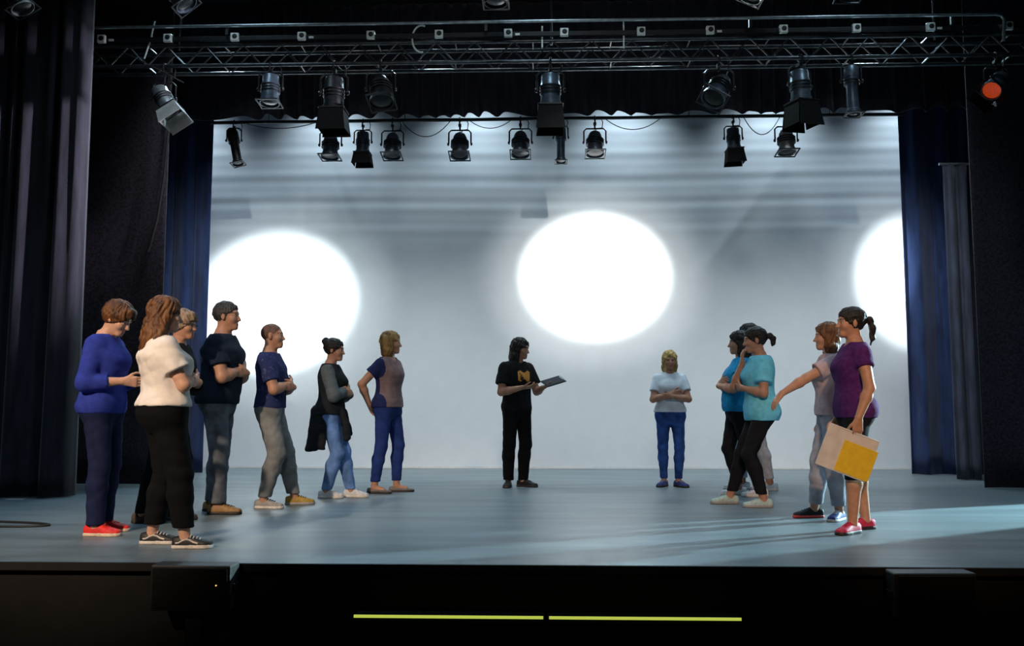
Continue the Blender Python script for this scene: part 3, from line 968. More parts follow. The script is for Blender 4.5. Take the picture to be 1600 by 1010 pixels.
PEOPLE = [
 dict(label='person in royal blue sweater and red shoes looking down at left', wfeet=((-3.047, 6.197, -92), (-3.10, 6.43, -88)), rz=-90, height=1.665,
      stout=1.11, pelvis=(0, -.01), arms=({'el': (.215, -.03, 1.10), 'wr': (.13, .20, 1.09), 'palm': (-1, 0, .2), 'curl': .6}, {'el': (-.215, .0, 1.10), 'wr': (-.10, .22, 1.10), 'palm': (1, 0, .3), 'curl': .6}),
      head=(-4, 28, 0), lean=(0, .0), hair='pixie', hairmat=H_BROWN, skin='fair', shirt=C_ROYAL, sleeve=1.62, loose=.010, shirthem=.86, flare=.004, pants=C_NAVYJ, fit=.012, cuff=.060, hem=.075,
      shoes=(S_RED, S_CREAM, S_RED), res=.0064, seed=3),
 dict(label='person with long chestnut hair in white tee and black trousers, arms crossed', wfeet=((-2.215, 5.69, -84), (-2.50, 5.863, -86)), rz=-54, height=1.605,
      stout=1.28, pelvis=(0, -.05), lean=(0, -.10), arms=crossed(), head=(-2, 4, 0), hair='long', hairmat=H_CHEST, skin='fair', shirt=C_WHITE, sleeve=.62, loose=.014, sleeveout=.016, shirthem=.955, flare=.006, swrinkle=.007,
      pants=C_BLACKT, fit=.020, cuff=.066, hem=.135, waist=1.04, shoes=(S_BLK, S_WSOLE, S_WHITE), wave=S_WSOLE, res=.0062, seed=5),
 dict(label='person in black half hidden behind the white tee, short grey blond hair', wfeet=((-3.03, 6.89, -90), (-2.87, 7.10, -85)), rz=-88, height=1.66,
      pelvis=(0, .06), arms=crossed(), lean=(0, .12), head=(-4, 2, 0), hair='pixie', hairmat=H_GREY, skin='tan', shirt=C_BLACKC, sleeve=1.6, loose=.012, shirthem=.84, pants=C_BLACKT, fit=.016, cuff=.06, hem=.08,
      shoes=(S_BROWN, S_DKSOLE, S_WSOLE), seed=8),
 dict(label='tall person in black tee and grey jeans, brown shoes, arms crossed', male=True, wfeet=((-2.655, 7.484, -88), (-2.78, 7.70, -92)), rz=-88, height=1.79,
      stout=1.22, belly=.08, pelvis=(0,0), arms=crossed(), lean=(0, .06), head=(-2, 0, 0), hair='short', hairmat=H_MAN, skin='tan', shirt=C_INK, sleeve=.66, loose=.012, sleeveout=.012, shirthem=.87, flare=.006,
      pants=C_GREYJ, fit=.014, cuff=.062, hem=.085, pwrinkle=.005, shoes=(S_TAN, S_DKSOLE, S_BROWN), seed=13),
 dict(label='person with cropped head in navy tee and grey chinos, arms crossed', male=True, wfeet=((-2.417, 7.93, -95), (-2.235, 8.27, -80)), rz=-86, height=1.675,
      arms=crossed(-.01), lean=(0, -.02), pelvis=(0, -.10), stout=1.06, head=(-2, -2, 0), hair='bald', hairmat=H_CROP, skin='tan', shirt=C_NAVYT, sleeve=.70, loose=.006, shirthem=.92, pants=C_CHINO, fit=.020, cuff=.056, hem=.10, pwrinkle=.006,
      shoes=((S_GREYS, S_WSOLE, S_BLK), (S_MUST, S_GREYS, S_BLK)), seed=17),
 dict(label='person with dark hair bun, charcoal vest and light blue jeans, jacket at waist', wfeet=((-2.09, 8.86, -92), (-1.86, 8.95, -92)), rz=-90, height=1.60,
      stout=1.12, pelvis=(0, -.10), arms=crossed(), head=(-4, 4, 0), hair='bun', hairmat=H_DARK, skin='tan', shirt=C_VEST, sleevemat=C_SLEEVE, sleeve=1.7, loose=.012, shirthem=.90, pants=C_LIGHTJ, fit=.012, cuff=.052, hem=.085,
      shoes=(S_WHITE, S_WSOLE, S_WHITE), seed=19, res=.0078),
 dict(label='person with sandy bob in navy and mauve tee, hands behind the hips', wfeet=((-1.70, 9.34, -100), (-1.50, 9.54, -85)), rz=-112, height=1.685,
      stout=1.04, arms=({'el': (.27, -.16, 1.14), 'wr': (.16, -.13, .92), 'dir': (-.6, .1, -.7), 'palm': (-.2, 1, 0), 'curl': .4}, {'el': (-.26, -.15, 1.14), 'wr': (-.17, -.11, .93), 'dir': (.5, .1, -.8), 'palm': (.2, 1, 0), 'curl': .4}),
      head=(22, 0, 0), hair='bob', hairmat=H_SAND, skin='tan', shirt=C_NAVYS, frontmat=C_MAUVE, sleeve=.5, loose=.008, shirthem=.90, neckdrop=.085, pants=C_BLUEJ, fit=.006, cuff=.047, hem=.12,
      shoes=(S_TAUPE, S_DKSOLE), shoe='flat', seed=23, res=.0078),
 dict(label='person with long dark hair in black, orange print tee, holding a clipboard', male=True, wfeet=((-0.40, 10.10, 175), (-0.185, 10.18, -120)), rz=-140, height=1.67,
      stout=.97, arms=({'el': (.235, .02, 1.11), 'wr': (.07, .21, 1.13), 'palm': (-.5, 0, 1), 'curl': .5}, {'el': (-.225, .07, 1.12), 'wr': (-.14, .31, 1.13), 'dir': (.1, 1, .15), 'palm': (.4, 0, 1), 'curl': .4}),
      head=(30, 8, 0), hair='mid', hairmat=H_DARK, skin='tan', shirt=C_BLACKC, print=C_ORANGE, sleeve=.68, loose=.012, sleeveout=.014, shirthem=.86, pants=C_BLACKT, fit=.016, cuff=.058, hem=.08,
      shoes=(S_BLK, S_DKSOLE, S_BLK), seed=29, res=.0078),
 dict(label='person with blond bob facing front in pale tee and blue jeans, arms crossed', wfeet=((1.335, 10.26, 150), (1.535, 10.20, 208)), rz=178, height=1.525,
      stout=1.06, arms=crossed(), head=(0, 4, 0), hair='bob', hairmat=H_BLOND, skin='tan', shirt=C_PALEB, sleeve=.62, loose=.008, shirthem=.93, pants=C_MIDJ, fit=.005, cuff=.043, hem=.10,
      shoes=(S_NAVY, S_DKSOLE, S_GREYS), seed=31, res=.0078),
 dict(label='person with dark bob in blue top and black leggings, arms crossed', wfeet=((1.93, 9.30, 92), (2.10, 9.12, 90)), rz=88, height=1.675,
      stout=1.14, belly=.28, arms=crossed(.02), head=(0, 0, 0), pelvis=(0, .10), lean=(0, -.10), hair='mid', hairmat=H_DARK, skin='tan', shirt=C_TEAL, sleeve=.45, loose=.008, shirthem=.88, pants=C_LEGG, fit=.004, cuff=.045, hem=.12,
      shoes=(S_WHITE, S_WSOLE, S_NAVY), seed=37, res=.0078),
 dict(label='tall person mostly hidden behind the light blue tee, pale trousers and white shoes', wfeet=((2.10, 9.95, 92), (2.36, 9.80, 88)), rz=90, height=1.81,
      arms=crossed(), head=(0, 0, 0), hair='short', hairmat=H_DARK, skin='tan', shirt=C_SLATE, sleeve=.6, loose=.008, shirthem=.90, pants=C_PALEG, fit=.010, cuff=.05, hem=.12,
      shoes=(S_WHITE, S_WSOLE, S_WHITE), seed=41, res=.0078),
 dict(label='person with dark ponytail in light blue tee, one hand held to the mouth', wfeet=((1.668, 8.45, 96), (1.90, 8.15, 90)), rz=92, height=1.665,
      stout=1.06, arms=({'el': (.16, .20, 1.15), 'wr': (.045, .135, 1.40), 'dir': (-.15, .05, 1), 'palm': (-.2, -1, 0), 'curl': .7}, {'el': (-.225, .03, 1.10), 'wr': (-.03, .17, 1.13), 'dir': (1, .35, .1), 'palm': (0, -1, .3), 'curl': .6}),
      head=(-6, 6, 0), pelvis=(0, -.15), hair='pony', hairmat=H_DARK, skin='tan', shirt=C_CYAN, sleeve=.66, loose=.018, sleeveout=.012, shirthem=.83, flare=.010, pants=C_LEGG, fit=.007, cuff=.046, hem=.12,
      tail=((0, -.105, .025), (0, -.145, .025), (.0, -.17, -.005), (0, -.165, -.05), (0, -.15, -.075)), shoes=(S_MINT, S_GREYS, S_MINT), seed=43),
 dict(label='person with auburn bob in rose tee and grey sweatpants, arm reaching out', wfeet=((2.133, 7.42, 95), (2.295, 7.22, 140)), rz=84, height=1.575,
      stout=1.05, arms=({'el': (.21, -.05, 1.10), 'wr': (.20, .02, .88), 'palm': (-1, 0, 0), 'curl': .5}, {'el': (-.205, .22, 1.23), 'wr': (-.22, .43, 1.10), 'dir': (0, .62, -.78), 'palm': (.4, -.6, -.6), 'curl': .25}),
      head=(0, 0, 0), pelvis=(0, -.07), hair='bob', hairmat=H_AUB, skin='warm', shirt=C_ROSE, sleeve=.62, loose=.014, sleeveout=.012, shirthem=.90, pants=C_SWEAT, fit=.020, cuff=.050, hem=.12, pwrinkle=.006,
      shoes=((S_BLK, S_REDSOLE, S_BLK), (S_NAVY, S_WSOLE, S_WHITE)), seed=47),
 dict(label='person with ponytail in purple tee and black leggings carrying a folder', wfeet=((2.30, 6.72, 110), (2.135, 6.47, 128)), rz=92, height=1.615,
      stout=1.08, belly=.06, arms=({'el': (.21, -.03, 1.10), 'wr': (.20, .05, .87), 'palm': (-1, 0, 0), 'curl': .5}, {'el': (-.235, -.025, 1.095), 'wr': (-.275, .07, .865), 'dir': (0, .12, -1), 'palm': (1, .1, 0), 'curl': .65}),
      head=(0, -2, 0), pelvis=(0, .01), lean=(0, -.03), hair='pony', hairmat=H_DARK, skin='warm', shirt=C_PURPLE, sleeve=.42, loose=.006, shirthem=.86, neckdrop=.06, pants=C_LEGG, fit=.004, cuff=.062, hem=.40,
      shoes=(S_PINK, S_DKSOLE, S_PINK), res=.0064, seed=53),
]
for sp in PEOPLE:
    place(sp)

# ------------------------------------------------------------------ small stage dressing
def world_hand(sp, i, along=.09):
    A = sp['fn']['arms'][i]; sc = sp['fn']['sc']
    R = Matrix.Rotation(rad(sp['rz']), 3, 'Z')
    o = Vector((sp['pos'][0], sp['pos'][1], 0))
    return o + R @ Vector((A[2] + A[3] * along + A[4] * .012) * sc)

# folder in the hand of the person in purple
M_PLASTIC = mat('clear_plastic', (0.74, 0.68, 0.64), 0.25, noise=0.08, nscale=12, spec=0.6)
M_YELLOW = mat('yellow_card', (0.86, 0.56, 0.02), 0.6, noise=0.06, nscale=20)
hp = world_hand(PEOPLE[13], 1, .115)
fo = empty('document_folder', (hp.x, hp.y, hp.z - .015), rad(4))
tag(fo, 'clear plastic folder with yellow card carried by the person in purple', 'folder')
fo.rotation_euler = (rad(4), rad(21), rad(4))
MB().box((-.02, 0, -.135), (.37, .012, .30)).build('plastic_sleeve', M_PLASTIC, fo, bevel=.004)
MB().box((.055, -.008, -.165), (.25, .006, .22)).build('yellow_card', M_YELLOW, fo, bevel=.002)
MB().tube([(-.2, -.004, .015), (.16, -.004, .015)], .006, 8).build('spine_clip', M_PLASTIC, fo, True)

# clipboard of the person in black
M_BOARD = mat('dark_clipboard', (0.016, 0.014, 0.014), 0.5, noise=0.2, nscale=30)
M_PAPER = mat('paper_sheet', (0.035, 0.035, 0.04), 0.8, noise=0.05, nscale=30)
h1 = world_hand(PEOPLE[7], 1, .08)
cb = empty('clipboard', (h1.x + .03, h1.y - .01, h1.z + .03), rad(40))
tag(cb, 'dark clipboard held out by the person with the orange print tee', 'clipboard')
cb.rotation_euler = (rad(24), rad(-16), rad(25))
MB().box((.05, 0, 0), (.24, .17, .010)).build('board', M_BOARD, cb, bevel=.003)
MB().box((.05, 0, .007), (.21, .15, .004)).build('paper', M_PAPER, cb)
MB().box((.155, 0, .012), (.025, .08, .010)).build('clip', M_LAMPGREY, cb, bevel=.003)

# jacket tied round the waist (part of its wearer)
def jacket(sp):
    f = sp['fn']; U = f['U']; sc = f['sc']; root = sp['root']
    F = Field((-.45, -.5, .35), (.45, .5, 1.15), .0085)
    F.loft(f['stations'](f['tab'], .032, .90, .985), 0.0)
    F.seg(U((.04, -.14, .93)), U((.07, -.17, .50)), .055, .060, .04, axis=(1, 0, 0), ratio=2.2, cut=[(U((.06, -.2, .52)), (0, 0, -1))])
    F.seg(U((.15, -.06, .93)), U((.185, -.11, .50)), .045, .060, .03, axis=(0, 1, 0), ratio=1.7, cut=[(U((.06, -.2, .535)), (0, 0, -1))])
    F.seg(U((.08, .13, .93)), U((.10, .19, .80)), .034, .034, .02)
    F.seg(U((.10, .19, .80)), U((.11, .20, .66)), .034, .042, .02)
    F.seg(U((-.02, .14, .93)), U((-.05, .19, .70)), .034, .038, .02)
    V, Q = F.mesh()
    V = wrinkle(relax(V, Q, 1), Q, .007, 77, 50)
    np_mesh('tied_jacket', V * sc, Q, C_VEST, root)
jacket(PEOPLE[5])

# glasses for the half hidden person
def glasses(sp):
    hw, sc = sp['fn']['hw'], sp['fn']['sc']
    mb = MB()
    for sx in (-1, 1):
        mb.tube([hw((sx * .032 + .021 * math.cos(a), .100, .001 + .015 * math.sin(a))) * sc for a in np.linspace(0, 2 * PI, 13)], .0018, 5)
        mb.tube([hw((sx * .053, .099, .004)) * sc, hw((sx * .079, .06, .006)) * sc, hw((sx * .081, -.005, .004)) * sc], .0018, 5)
    mb.tube([hw((-.011, .104, .003)) * sc, hw((.011, .104, .003)) * sc], .0018, 5)
    mb.build('glasses', M_RUBBER, sp['root'], True)
glasses(PEOPLE[2])

# floor cable and curtain tape at the left
for k, (pts, lab) in enumerate((([(-6.2, 7.05, .008), (-5.0, 6.97, .008), (-4.2, 6.88, .008), (-3.85, 6.80, .008), (-3.70, 6.70, .008), (-3.80, 6.62, .008), (-4.1, 6.60, .008), (-5.2, 6.62, .008), (-6.2, 6.60, .008)], 'black cable looped on the stage floor at the left edge'),)):
    P = [Vector(p) for p in pts]
    out = []
    for i in range(len(P) - 1):
        a, b, c, d = P[max(i - 1, 0)], P[i], P[i + 1], P[min(i + 2, len(P) - 1)]
        for s in range(6):
            t = s / 6
            out.append(0.5 * ((2 * b) + (c - a) * t + (2 * a - 5 * b + 4 * c - d) * t * t + (-a + 3 * b - 3 * c + d) * t ** 3))
    out.append(P[-1])
    tag(MB().tube(out, .009, 8).build('floor_cable', M_RUBBER, None, True), lab, 'cable')
tag(MB().box((-5.10, 8.60, .003), (.17, .05, .004)).build('tape_strip', M_TAPE, None, bevel=.001), 'white tape strip on the floor under the left front curtain', 'tape')

# pale fold panel hung on a bar in the right wing
dp = cloth('drape_panel', 30, 20, pleats(5.06, 5.36, 11.3, 0.01, 3.95, 2, 0.03, 31), mat('slate_drape', (0.055, 0.065, 0.10), 0.9, noise=0.25, nscale=14, stretch=(1, 1, .2), sheen=.3, spec=.1), 0.012,
           'narrow slate drape with a top bar in the right wing')
MB().tube([(5.02, 11.3, 3.96), (5.42, 11.3, 3.96)], .018, 8).build('top_bar', M_BRIGHTPIPE, dp, True)

# ------------------------------------------------------------------ stage apron
for (x0, lab) in ((-1.04, 'black step module with glowing edge below the stage, left half'), (0.022, 'black step module with glowing edge below the stage, right half')):
    b = empty('step_module', (x0 + .52, 5.075, -1.2))
    tag(b, lab, 'step', 'step modules below the stage')
    MB().box((0, .0, .46), (1.04, .18, .92)).build('step_body', M_APRON, b, bevel=.006)
    MB().box((0, -.005, .935), (1.045, .19, .03)).build('step_top', M_BLACK, b, bevel=.004)
    MB().box((0, -.103, .952), (1.03, .006, .015)).build('glow_strip', M_GLOW, b)

def speaker(cx, z0, w, h, rz, lab, led):
    s = empty('speaker', (cx, 5.06, z0), rad(rz))
    tag(s, lab, 'speaker', 'front fill speakers on the stage apron')
    mb = MB()
    mb.box((0, .0, h / 2), (w, .14, h))
    mb.build('cabinet', M_CAB, s, bevel=.010)
    MB().box((0, -.071, h / 2), (w - .03, .012, h - .03)).build('grille', M_GRILLE, s, bevel=.004)
    for sx in (-1, 1):
        MB().box((sx * (w / 2 + .004), .01, h / 2), (.008, .08, .04)).build('handle', M_RUBBER, s, bevel=.003)
    if led: MB().lathe([(.004, 0), (.004, .004)], 10, Matrix.Translation((w / 2 - .075, -.078, h / 2 + .02)) @ Matrix.Rotation(PI / 2, 4, 'X')).build('indicator_light', M_LED, s)
    MB().box((0, .03, -(z0 + 1.2) / 2 - .0), (.10, .06, -(-1.2 - z0))).build('stand_post', M_BLACK, s)
    MB().box((0, -.03, -1.2 - z0 + .01), (.36, .24, .02)).build('stand_base', M_BLACK, s)
speaker(-1.95, -.236, .455, .25, -2, 'black front fill speaker with amber light below the stage, left', True)
speaker(2.10, -.248, .44, .245, 2, 'black front fill speaker below the stage at the right', False)

# ------------------------------------------------------------------ truss, rails, pipes
tr = empty('lighting_truss', (0, 9.3, 4.585))
tag(tr, 'dark alloy lattice truss across the stage carrying the big lamps', 'truss')
TX0, TX1 = -6.4, 7.0
for (y, z) in ((0, 0), (.24, 0), (0, .225), (.24, .225)):
    MB().tube([(TX0, y, z), (TX1, y, z)], .021, 10).build('chord', M_TRUSS, tr, True)
def brace_mesh(nm, v):
    mb = MB(); mb.tube([(0, 0, 0), v], .0085, 6)
    o = mb.build(nm, M_TRUSS, tr, True)
    return o
pitch = .42
n = int((TX1 - TX0) / pitch)
b1 = brace_mesh('brace', (pitch / 2, 0, .225)); b2 = brace_mesh('brace', (pitch / 2, 0, -.225))
b1.location = (TX0, 0, 0); b2.location = (TX0 + pitch / 2, 0, .225)
for k in range(n):
    for y in (0, .24):
        for src, dx, z in ((b1, 0, 0), (b2, pitch / 2, .225)):
            if k == 0 and y == 0: continue
            c = src.copy(); COL.objects.link(c); c.parent = tr
            c.location = (TX0 + k * pitch + dx, y, z)
b3 = brace_mesh('cross_brace', (0, .24, 0)); b3.location = (TX0, 0, 0)
for k in range(1, n, 2):
    for z in (0, .225):
        c = b3.copy(); COL.objects.link(c); c.parent = tr; c.location = (TX0 + k * pitch, 0, z)
for x in (-4.0, 0.1, 4.2):
    MB().tube([(x, .12, .225), (x, .12, 2.56)], .012, 8).build('hanging_rod', M_TRUSS, tr, True)

rail = empty('outlet_rail', (0, 9.22, 4.865))
tag(rail, 'dark outlet rail with white sockets along the truss', 'outlet rail')
MB().box((.3, .035, 0), (12.6, .03, .05)).build('channel', M_LAMPBLACK, rail, bevel=.004)
for k, px in enumerate((158, 265, 373, 480, 590, 698, 807, 895, 1015, 1122, 1235, 1347, 1460, 1578)):
    x = (-4.936 + (px - 140) * .006851) * .992
    s = MB().box((x, 0, 0), (.088, .045, .088)).build('socket', M_SOCKET, rail, bevel=.008)
    MB().lathe([(.027, 0), (.027, .004), (.02, .006)], 14, Matrix.Translation((x + .004, -.022, .002)) @ Matrix.Rotation(PI / 2, 4, 'X')).build('socket_hole', M_RUBBER, s, True)
    if k % 3 == 0: MB().box((x + .10, .012, -.008), (.05, .012, .022)).build('tag_plate', M_SOCKET, rail)

cd_ = empty('conduit', (0, 9.20, 4.985))
tag(cd_, 'pale metal conduit above the truss with a bent right end', 'pipe')
MB().tube([(-5.2, 0, 0), (1.3, 0, 0), (4.74, 0, 0), (4.80, 0, -.012), (4.83, 0, -.06), (4.81, 0, -.29)], .017, 8).build('tube', M_BRIGHTPIPE, cd_, True)
for x in (-3.4, -.6, 2.2, 4.3):
    MB().box((x, .02, -.045), (.03, .03, .10)).build('bracket', M_TRUSS, cd_)

bt = empty('batten_pipe', (0, 12.0, 4.835))
tag(bt, 'thin black batten pipe below the scalloped border carrying the row of small lamps', 'pipe')
MB().tube([(-4.62, 0, 0), (4.88, 0, .012)], .024, 10).build('tube', M_PIPE, bt, True)
for x in (-3.8, -1.9, 0.1, 2.0, 3.9):
    MB().tube([(x, 0, 0), (x, 0, 2.3)], .006, 6).build('hanging_wire', M_PIPE, bt, True)
up = empty('upper_batten', (0, 8.0, 5.18))
tag(up, 'black upper batten pipe at the top edge of the picture', 'pipe')
MB().tube([(-6.4, 0, 0), (6.4, 0, 0)], .024, 10).build('tube', M_PIPE, up, True)
for x in (-4, 0, 4):
    MB().tube([(x, 0, 0), (x, 0, 1.96)], .006, 6).build('hanging_wire', M_PIPE, up, True)

# ------------------------------------------------------------------ lamps
def stage_lamp(loc, label, group, kind='pc', roll=0, tilt=0, pan=0, s=1.0, stem=.07, doors=None, body=None, doormat=None, lens=None, cable=True, dlen=.20, flare=12):
    body = body or M_LAMPBLUE
    r = empty('stage_lamp', loc, rad(pan))
    tag(r, label, 'stage lamp', group)
    r.scale = (s, s, s)
    # hook clamp
    mb = MB()
    mb.tube([(-.0, -.0, -.055), (0, -.045, -.03), (0, -.05, .01), (0, -.02, .042), (0, .025, .04), (0, .045, .01)], .010, 8)
    mb.box((0, 0, -.05), (.035, .05, .03))
    mb.build('clamp', M_LAMPBLACK, r, True)
    MB().tube([(0, 0, -.05), (0, 0, -.07 - stem)], .011, 8).build('stem', M_LAMPBLACK, r, True)
    zt = -.06 - stem
    pv = zt - .17
    prof = {'pc': [(.022, .155), (.030, .150), (.062, .125), (.082, .085), (.090, .02), (.090, -.09), (.096, -.10), (.096, -.118), (.108, -.125), (.112, -.165)],
            'can': [(.055, .145), (.078, .135), (.084, .12), (.084, .06), (.088, .055), (.088, -.11), (.096, -.115), (.098, -.16)],
            'profile': [(.035, .16), (.060, .15), (.074, .12), (.078, .02), (.066, .0), (.066, -.05), (.058, -.06), (.058, -.30), (.070, -.31), (.074, -.36)]}[kind]
    rm = max(p[0] for p in prof)
    yw = rm + .022
    MB().tube([(-yw, 0, pv), (-yw, 0, zt - .03), (-yw + .03, 0, zt), (yw - .03, 0, zt), (yw, 0, zt - .03), (yw, 0, pv)], .0095, 8).build('yoke', M_LAMPBLACK if kind != 'pc' else M_PIPE, r, True)
    m = Matrix.Translation((0, 0, pv)) @ Matrix.Rotation(rad(-roll), 4, 'Y') @ Matrix.Rotation(rad(-tilt), 4, 'X')
    zm = prof[-1][1]
    inner = [(prof[-1][0] - .006, zm), (prof[-1][0] - .012, zm + .03)]
    h = MB().lathe(prof + inner, 22, m, cap=True).build('housing', body, r, True)
    fins = MB()
    for k in range(3): fins.lathe([(rm * .93 + .006, .03 - k * .03), (rm * .93 + .006, .022 - k * .03)], 22, m)
    fins.build('cooling_ring', M_LAMPBLACK, h, True)
    for sx in (-1, 1):
        MB().lathe([(.020, 0), (.022, .012), (.012, .022)], 10, Matrix.Translation((sx * (yw - .004), 0, pv)) @ Matrix.Rotation(sx * PI / 2, 4, 'Y')).build('locking_knob', M_LAMPBLACK, r, True)
    MB().lathe([(prof[-1][0] - .013, zm + .018), (prof[-1][0] * .5, zm + .008), (.004, zm + .004)], 20, m).build('lens', lens or M_LENS, r, True)
    w = prof[-1][0] * 2 + .018
    fr = MB()
    for sx in (-1, 1):
        fr.box((sx * w / 2, 0, zm + .004), (.012, w + .012, .012), m); fr.box((0, sx * w / 2, zm + .004), (w, .012, .012), m)
    fr.build('colour_frame', M_LAMPBLACK, r)
    if doors:
        dm = doormat or M_DOORBLACK
        for k in range(4):
            a = k * PI / 2
            L = dlen if k % 2 == 0 else dlen * .9
            mk = m @ Matrix.Rotation(a, 4, 'Z') @ Matrix.Translation((0, -w / 2, zm)) @ Matrix.Rotation(rad(-(flare if k % 2 == 0 else flare * .7)), 4, 'X')
            b = MB(); i0 = len(b.v)
            wt, wb = w * .48, w * (.60 if k % 2 == 0 else .52)
            for dy in (0, .004):
                for (x, z) in ((-wt, 0), (wt, 0), (wb, -L), (-wb, -L)): b.v.append(tuple(mk @ Vector((x, dy, z))))
            b.f += [(0, 1, 2, 3), (7, 6, 5, 4), (0, 4, 5, 1), (1, 5, 6, 2), (2, 6, 7, 3), (3, 7, 4, 0)]
            b.build('barn_door', dm, r)
    if cable:
        top = m @ Vector((0, .02, prof[0][1]))
        MB().tube([top, top + Vector((.03, .03, .05)), (.09, .03, -.09), (.10, .02, -.02), (.07, .01, .03)], .006, 6).build('cable', M_RUBBER, r, True)
    return r

def tx(px): return -4.936 + (px - 140) * .006851
TZ = 4.562
G1 = 'big lamps on the truss'
T = lambda px, lab, **k: stage_lamp((tx(px), 9.3, TZ), lab, G1, **k)
T(262, 'tilted truss lamp with pale open barn doors at the far left', kind='can', roll=33, tilt=14, doors=True, doormat=M_DOORPALE, body=M_LAMPGREY, stem=.10, dlen=.17, flare=10, s=1.06)
T(432, 'round blue grey lamp second from the left on the truss', kind='can', tilt=6, stem=.0, s=1.08)
T(533, 'large dark truss lamp with long black barn doors, left of centre', kind='can', body=M_LAMPBLACK, doors=True, stem=.02, s=1.22, dlen=.20, flare=6)
T(607, 'dark truss lamp with round open mouth left of centre', kind='pc', roll=8, tilt=22, body=M_LAMPBLACK, stem=.0, s=1.15)
T(873, 'large truss lamp with black barn doors at centre', kind='can', doors=True, stem=.02, s=1.20, dlen=.22, flare=5)
T(1134, 'truss lamp tilted sharply to the left, right of centre', kind='pc', roll=-30, tilt=25, stem=.03, s=1.15)
T(1258, 'truss lamp with skewed black barn doors, third from the right', kind='can', doors=True, roll=3, pan=22, stem=.02, s=1.15, dlen=.24, flare=8)
T(1337, 'long narrow profile lamp hanging straight down on the truss', kind='profile', tilt=4, stem=.0, s=1.05, body=M_LAMPBLUE)
T(1556, 'truss lamp at the far right with a glowing red gel', kind='can', roll=-44, tilt=30, stem=.05, s=1.05, lens=M_REDGEL, doors=True, dlen=.12, flare=25)

def bx(px): return -4.474 + (px - 345) * .008782
G2 = 'small lamps on the batten in front of the backdrop'
B = lambda px, lab, **k: stage_lamp((bx(px), 12.0, 4.815), lab, G2, **k)
B(367, 'small batten lamp leaning right at the left end of the row', kind='profile', roll=14, tilt=8, stem=.0, s=1.02, body=M_LAMPBLACK)
B(521, 'small grey batten lamp, second from the left in the row', tilt=6, stem=.05, s=1.12)
B(572, 'small batten lamp with drooping dark barn doors, third from left', kind='can', doors=True, stem=.05, s=1.0, dlen=.17, flare=14)
B(619, 'small grey batten lamp right of the left barn door lamp', tilt=10, stem=.05, s=1.12)
B(725, 'small blue batten lamp left of the centre pair', tilt=12, stem=.05, s=1.14)
B(820, 'small blue batten lamp just left of the central barn doors', tilt=12, stem=.04, s=1.14)
B(883, 'slim blue batten lamp directly under the central barn doors', kind='profile', tilt=5, stem=.02, s=.98)
B(936, 'small blue batten lamp just right of the central barn doors', tilt=12, stem=.05, s=1.12)
B(1150, 'small batten lamp with black barn doors, second from the right', kind='can', doors=True, roll=3, stem=.05, s=1.0, dlen=.20, flare=9)
B(1231, 'small pale grey batten lamp at the right end of the row', tilt=8, stem=.05, s=1.12, body=M_LAMPGREY)

G3 = 'lamps on the upper batten at the top edge'
for (x, lab, k) in ((-5.0, 'upper batten lamp cut off by the top left corner', dict(roll=30, body=M_LAMPGREY)), (-3.45, 'upper batten lamp tilted right above the pale barn doors', dict(roll=38)),
                    (-.43, 'upper batten lamp pointing down near the centre of the top edge', dict(body=M_LAMPBLACK)), (1.98, 'upper batten lamp tilted left at the top edge right of centre', dict(roll=-25, body=M_LAMPGREY)),
                    (2.80, 'upper batten lamp with round mouth at the top edge on the right', dict(tilt=25, body=M_LAMPBLACK))):
    stage_lamp((x, 8.0, 5.16), lab, G3, kind='can', stem=.10, s=1.1, **k)

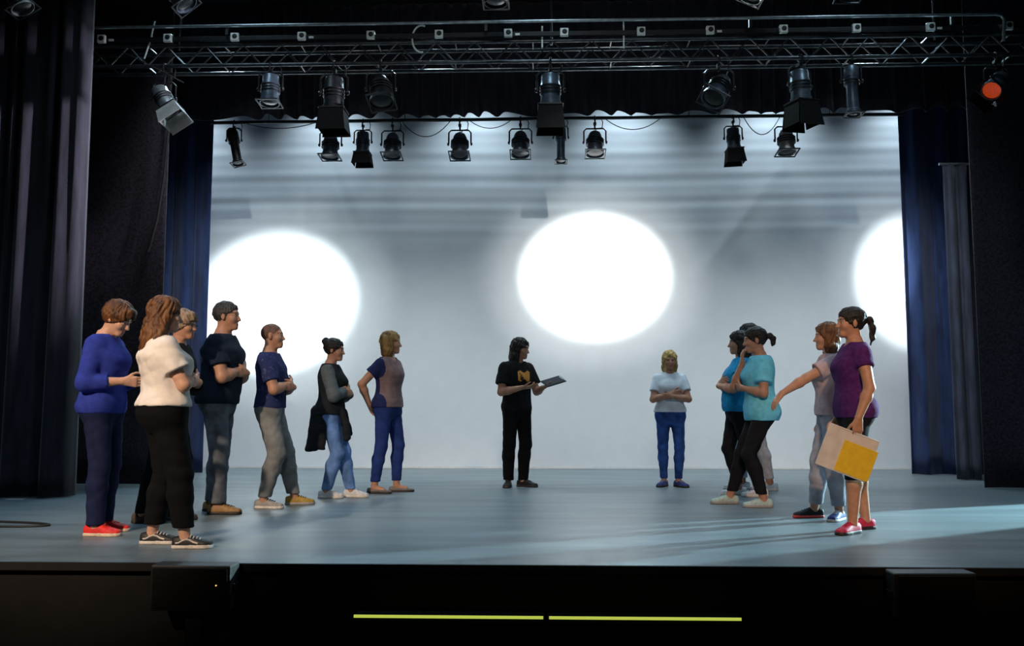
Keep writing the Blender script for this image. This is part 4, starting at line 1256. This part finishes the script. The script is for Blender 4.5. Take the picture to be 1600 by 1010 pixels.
# hanging cable loops
def loop(name, a, b, sag, lab, r=.006, m=None, Yo=0.0):
    a, b = Vector(a), Vector(b)
    pts = [a.lerp(b, t) + Vector((0, Yo, -sag * 4 * t * (1 - t))) for t in np.linspace(0, 1, 14)]
    tag(MB().tube(pts, r, 6).build(name, m or M_RUBBER, None, True), lab, 'cable', 'power cables slung from the rig')
loop('power_cable', (bx(378), 11.97, 4.835), (bx(505), 11.97, 4.835), .10, 'slack power cable between the two leftmost batten lamps')
loop('power_cable', (bx(632), 11.97, 4.835), (bx(712), 11.97, 4.835), .24, 'deep cable loop left of centre on the batten')
loop('power_cable', (bx(738), 11.97, 4.835), (bx(808), 11.97, 4.835), .13, 'shallow cable loop between the two blue lamps near the centre')
loop('power_cable', (bx(950), 11.97, 4.835), (bx(1040), 11.97, 4.835), .17, 'cable loop right of centre on the batten')
loop('power_cable', (bx(1165), 11.97, 4.835), (bx(1222), 11.97, 4.835), .26, 'deep cable loop between the two rightmost batten lamps')
pts = [(-1.30 + .10 * math.cos(a), 9.275, 4.84 + .15 * math.sin(a)) for a in np.linspace(1.2, 4.9, 16)]
tag(MB().tube(pts, .010, 8).build('cable_coil', M_SOCKET, None, True), 'pale cable curl hooked over the truss left of centre', 'cable')
for (x, z0, z1, lab) in ((.0, 4.72, 4.96, 'short pale safety rod on the truss at centre'), (.87, 4.70, 5.02, 'pale safety rod on the truss right of centre'), (-4.32, 4.66, 5.08, 'thin pale rod slanting across the left end of the truss')):
    dx = .10 if x < -4 else 0
    tag(MB().tube([(x + dx, 9.272, z1), (x + dx * .6, 9.272, (z0 + z1) / 2), (x, 9.272, z0)], .009, 8).build('safety_rod', M_SOCKET, None, True), lab, 'rod')
pts = [(-4.55, 9.22, 4.72), (-4.30, 9.22, 4.60), (-4.0, 9.20, 4.44), (-3.85, 9.2, 4.36)]
tag(MB().tube(pts, .007, 6).build('power_cable', M_RUBBER, None, True), 'cable running down to the pale barn door lamp at left', 'cable')
pts = [(-4.43, 10.22, z) for z in (7.14, 4.8, 4.2)] + [(-4.46, 10.2, 3.6), (-4.52, 10.2, 3.1), (-4.60, 10.2, 2.75), (-4.62, 10.2, 2.70)]
tag(MB().tube(pts, .016, 8).build('hanging_cord', M_RUBBER, None, True), 'black cord hanging down the masking drape at left', 'cord')
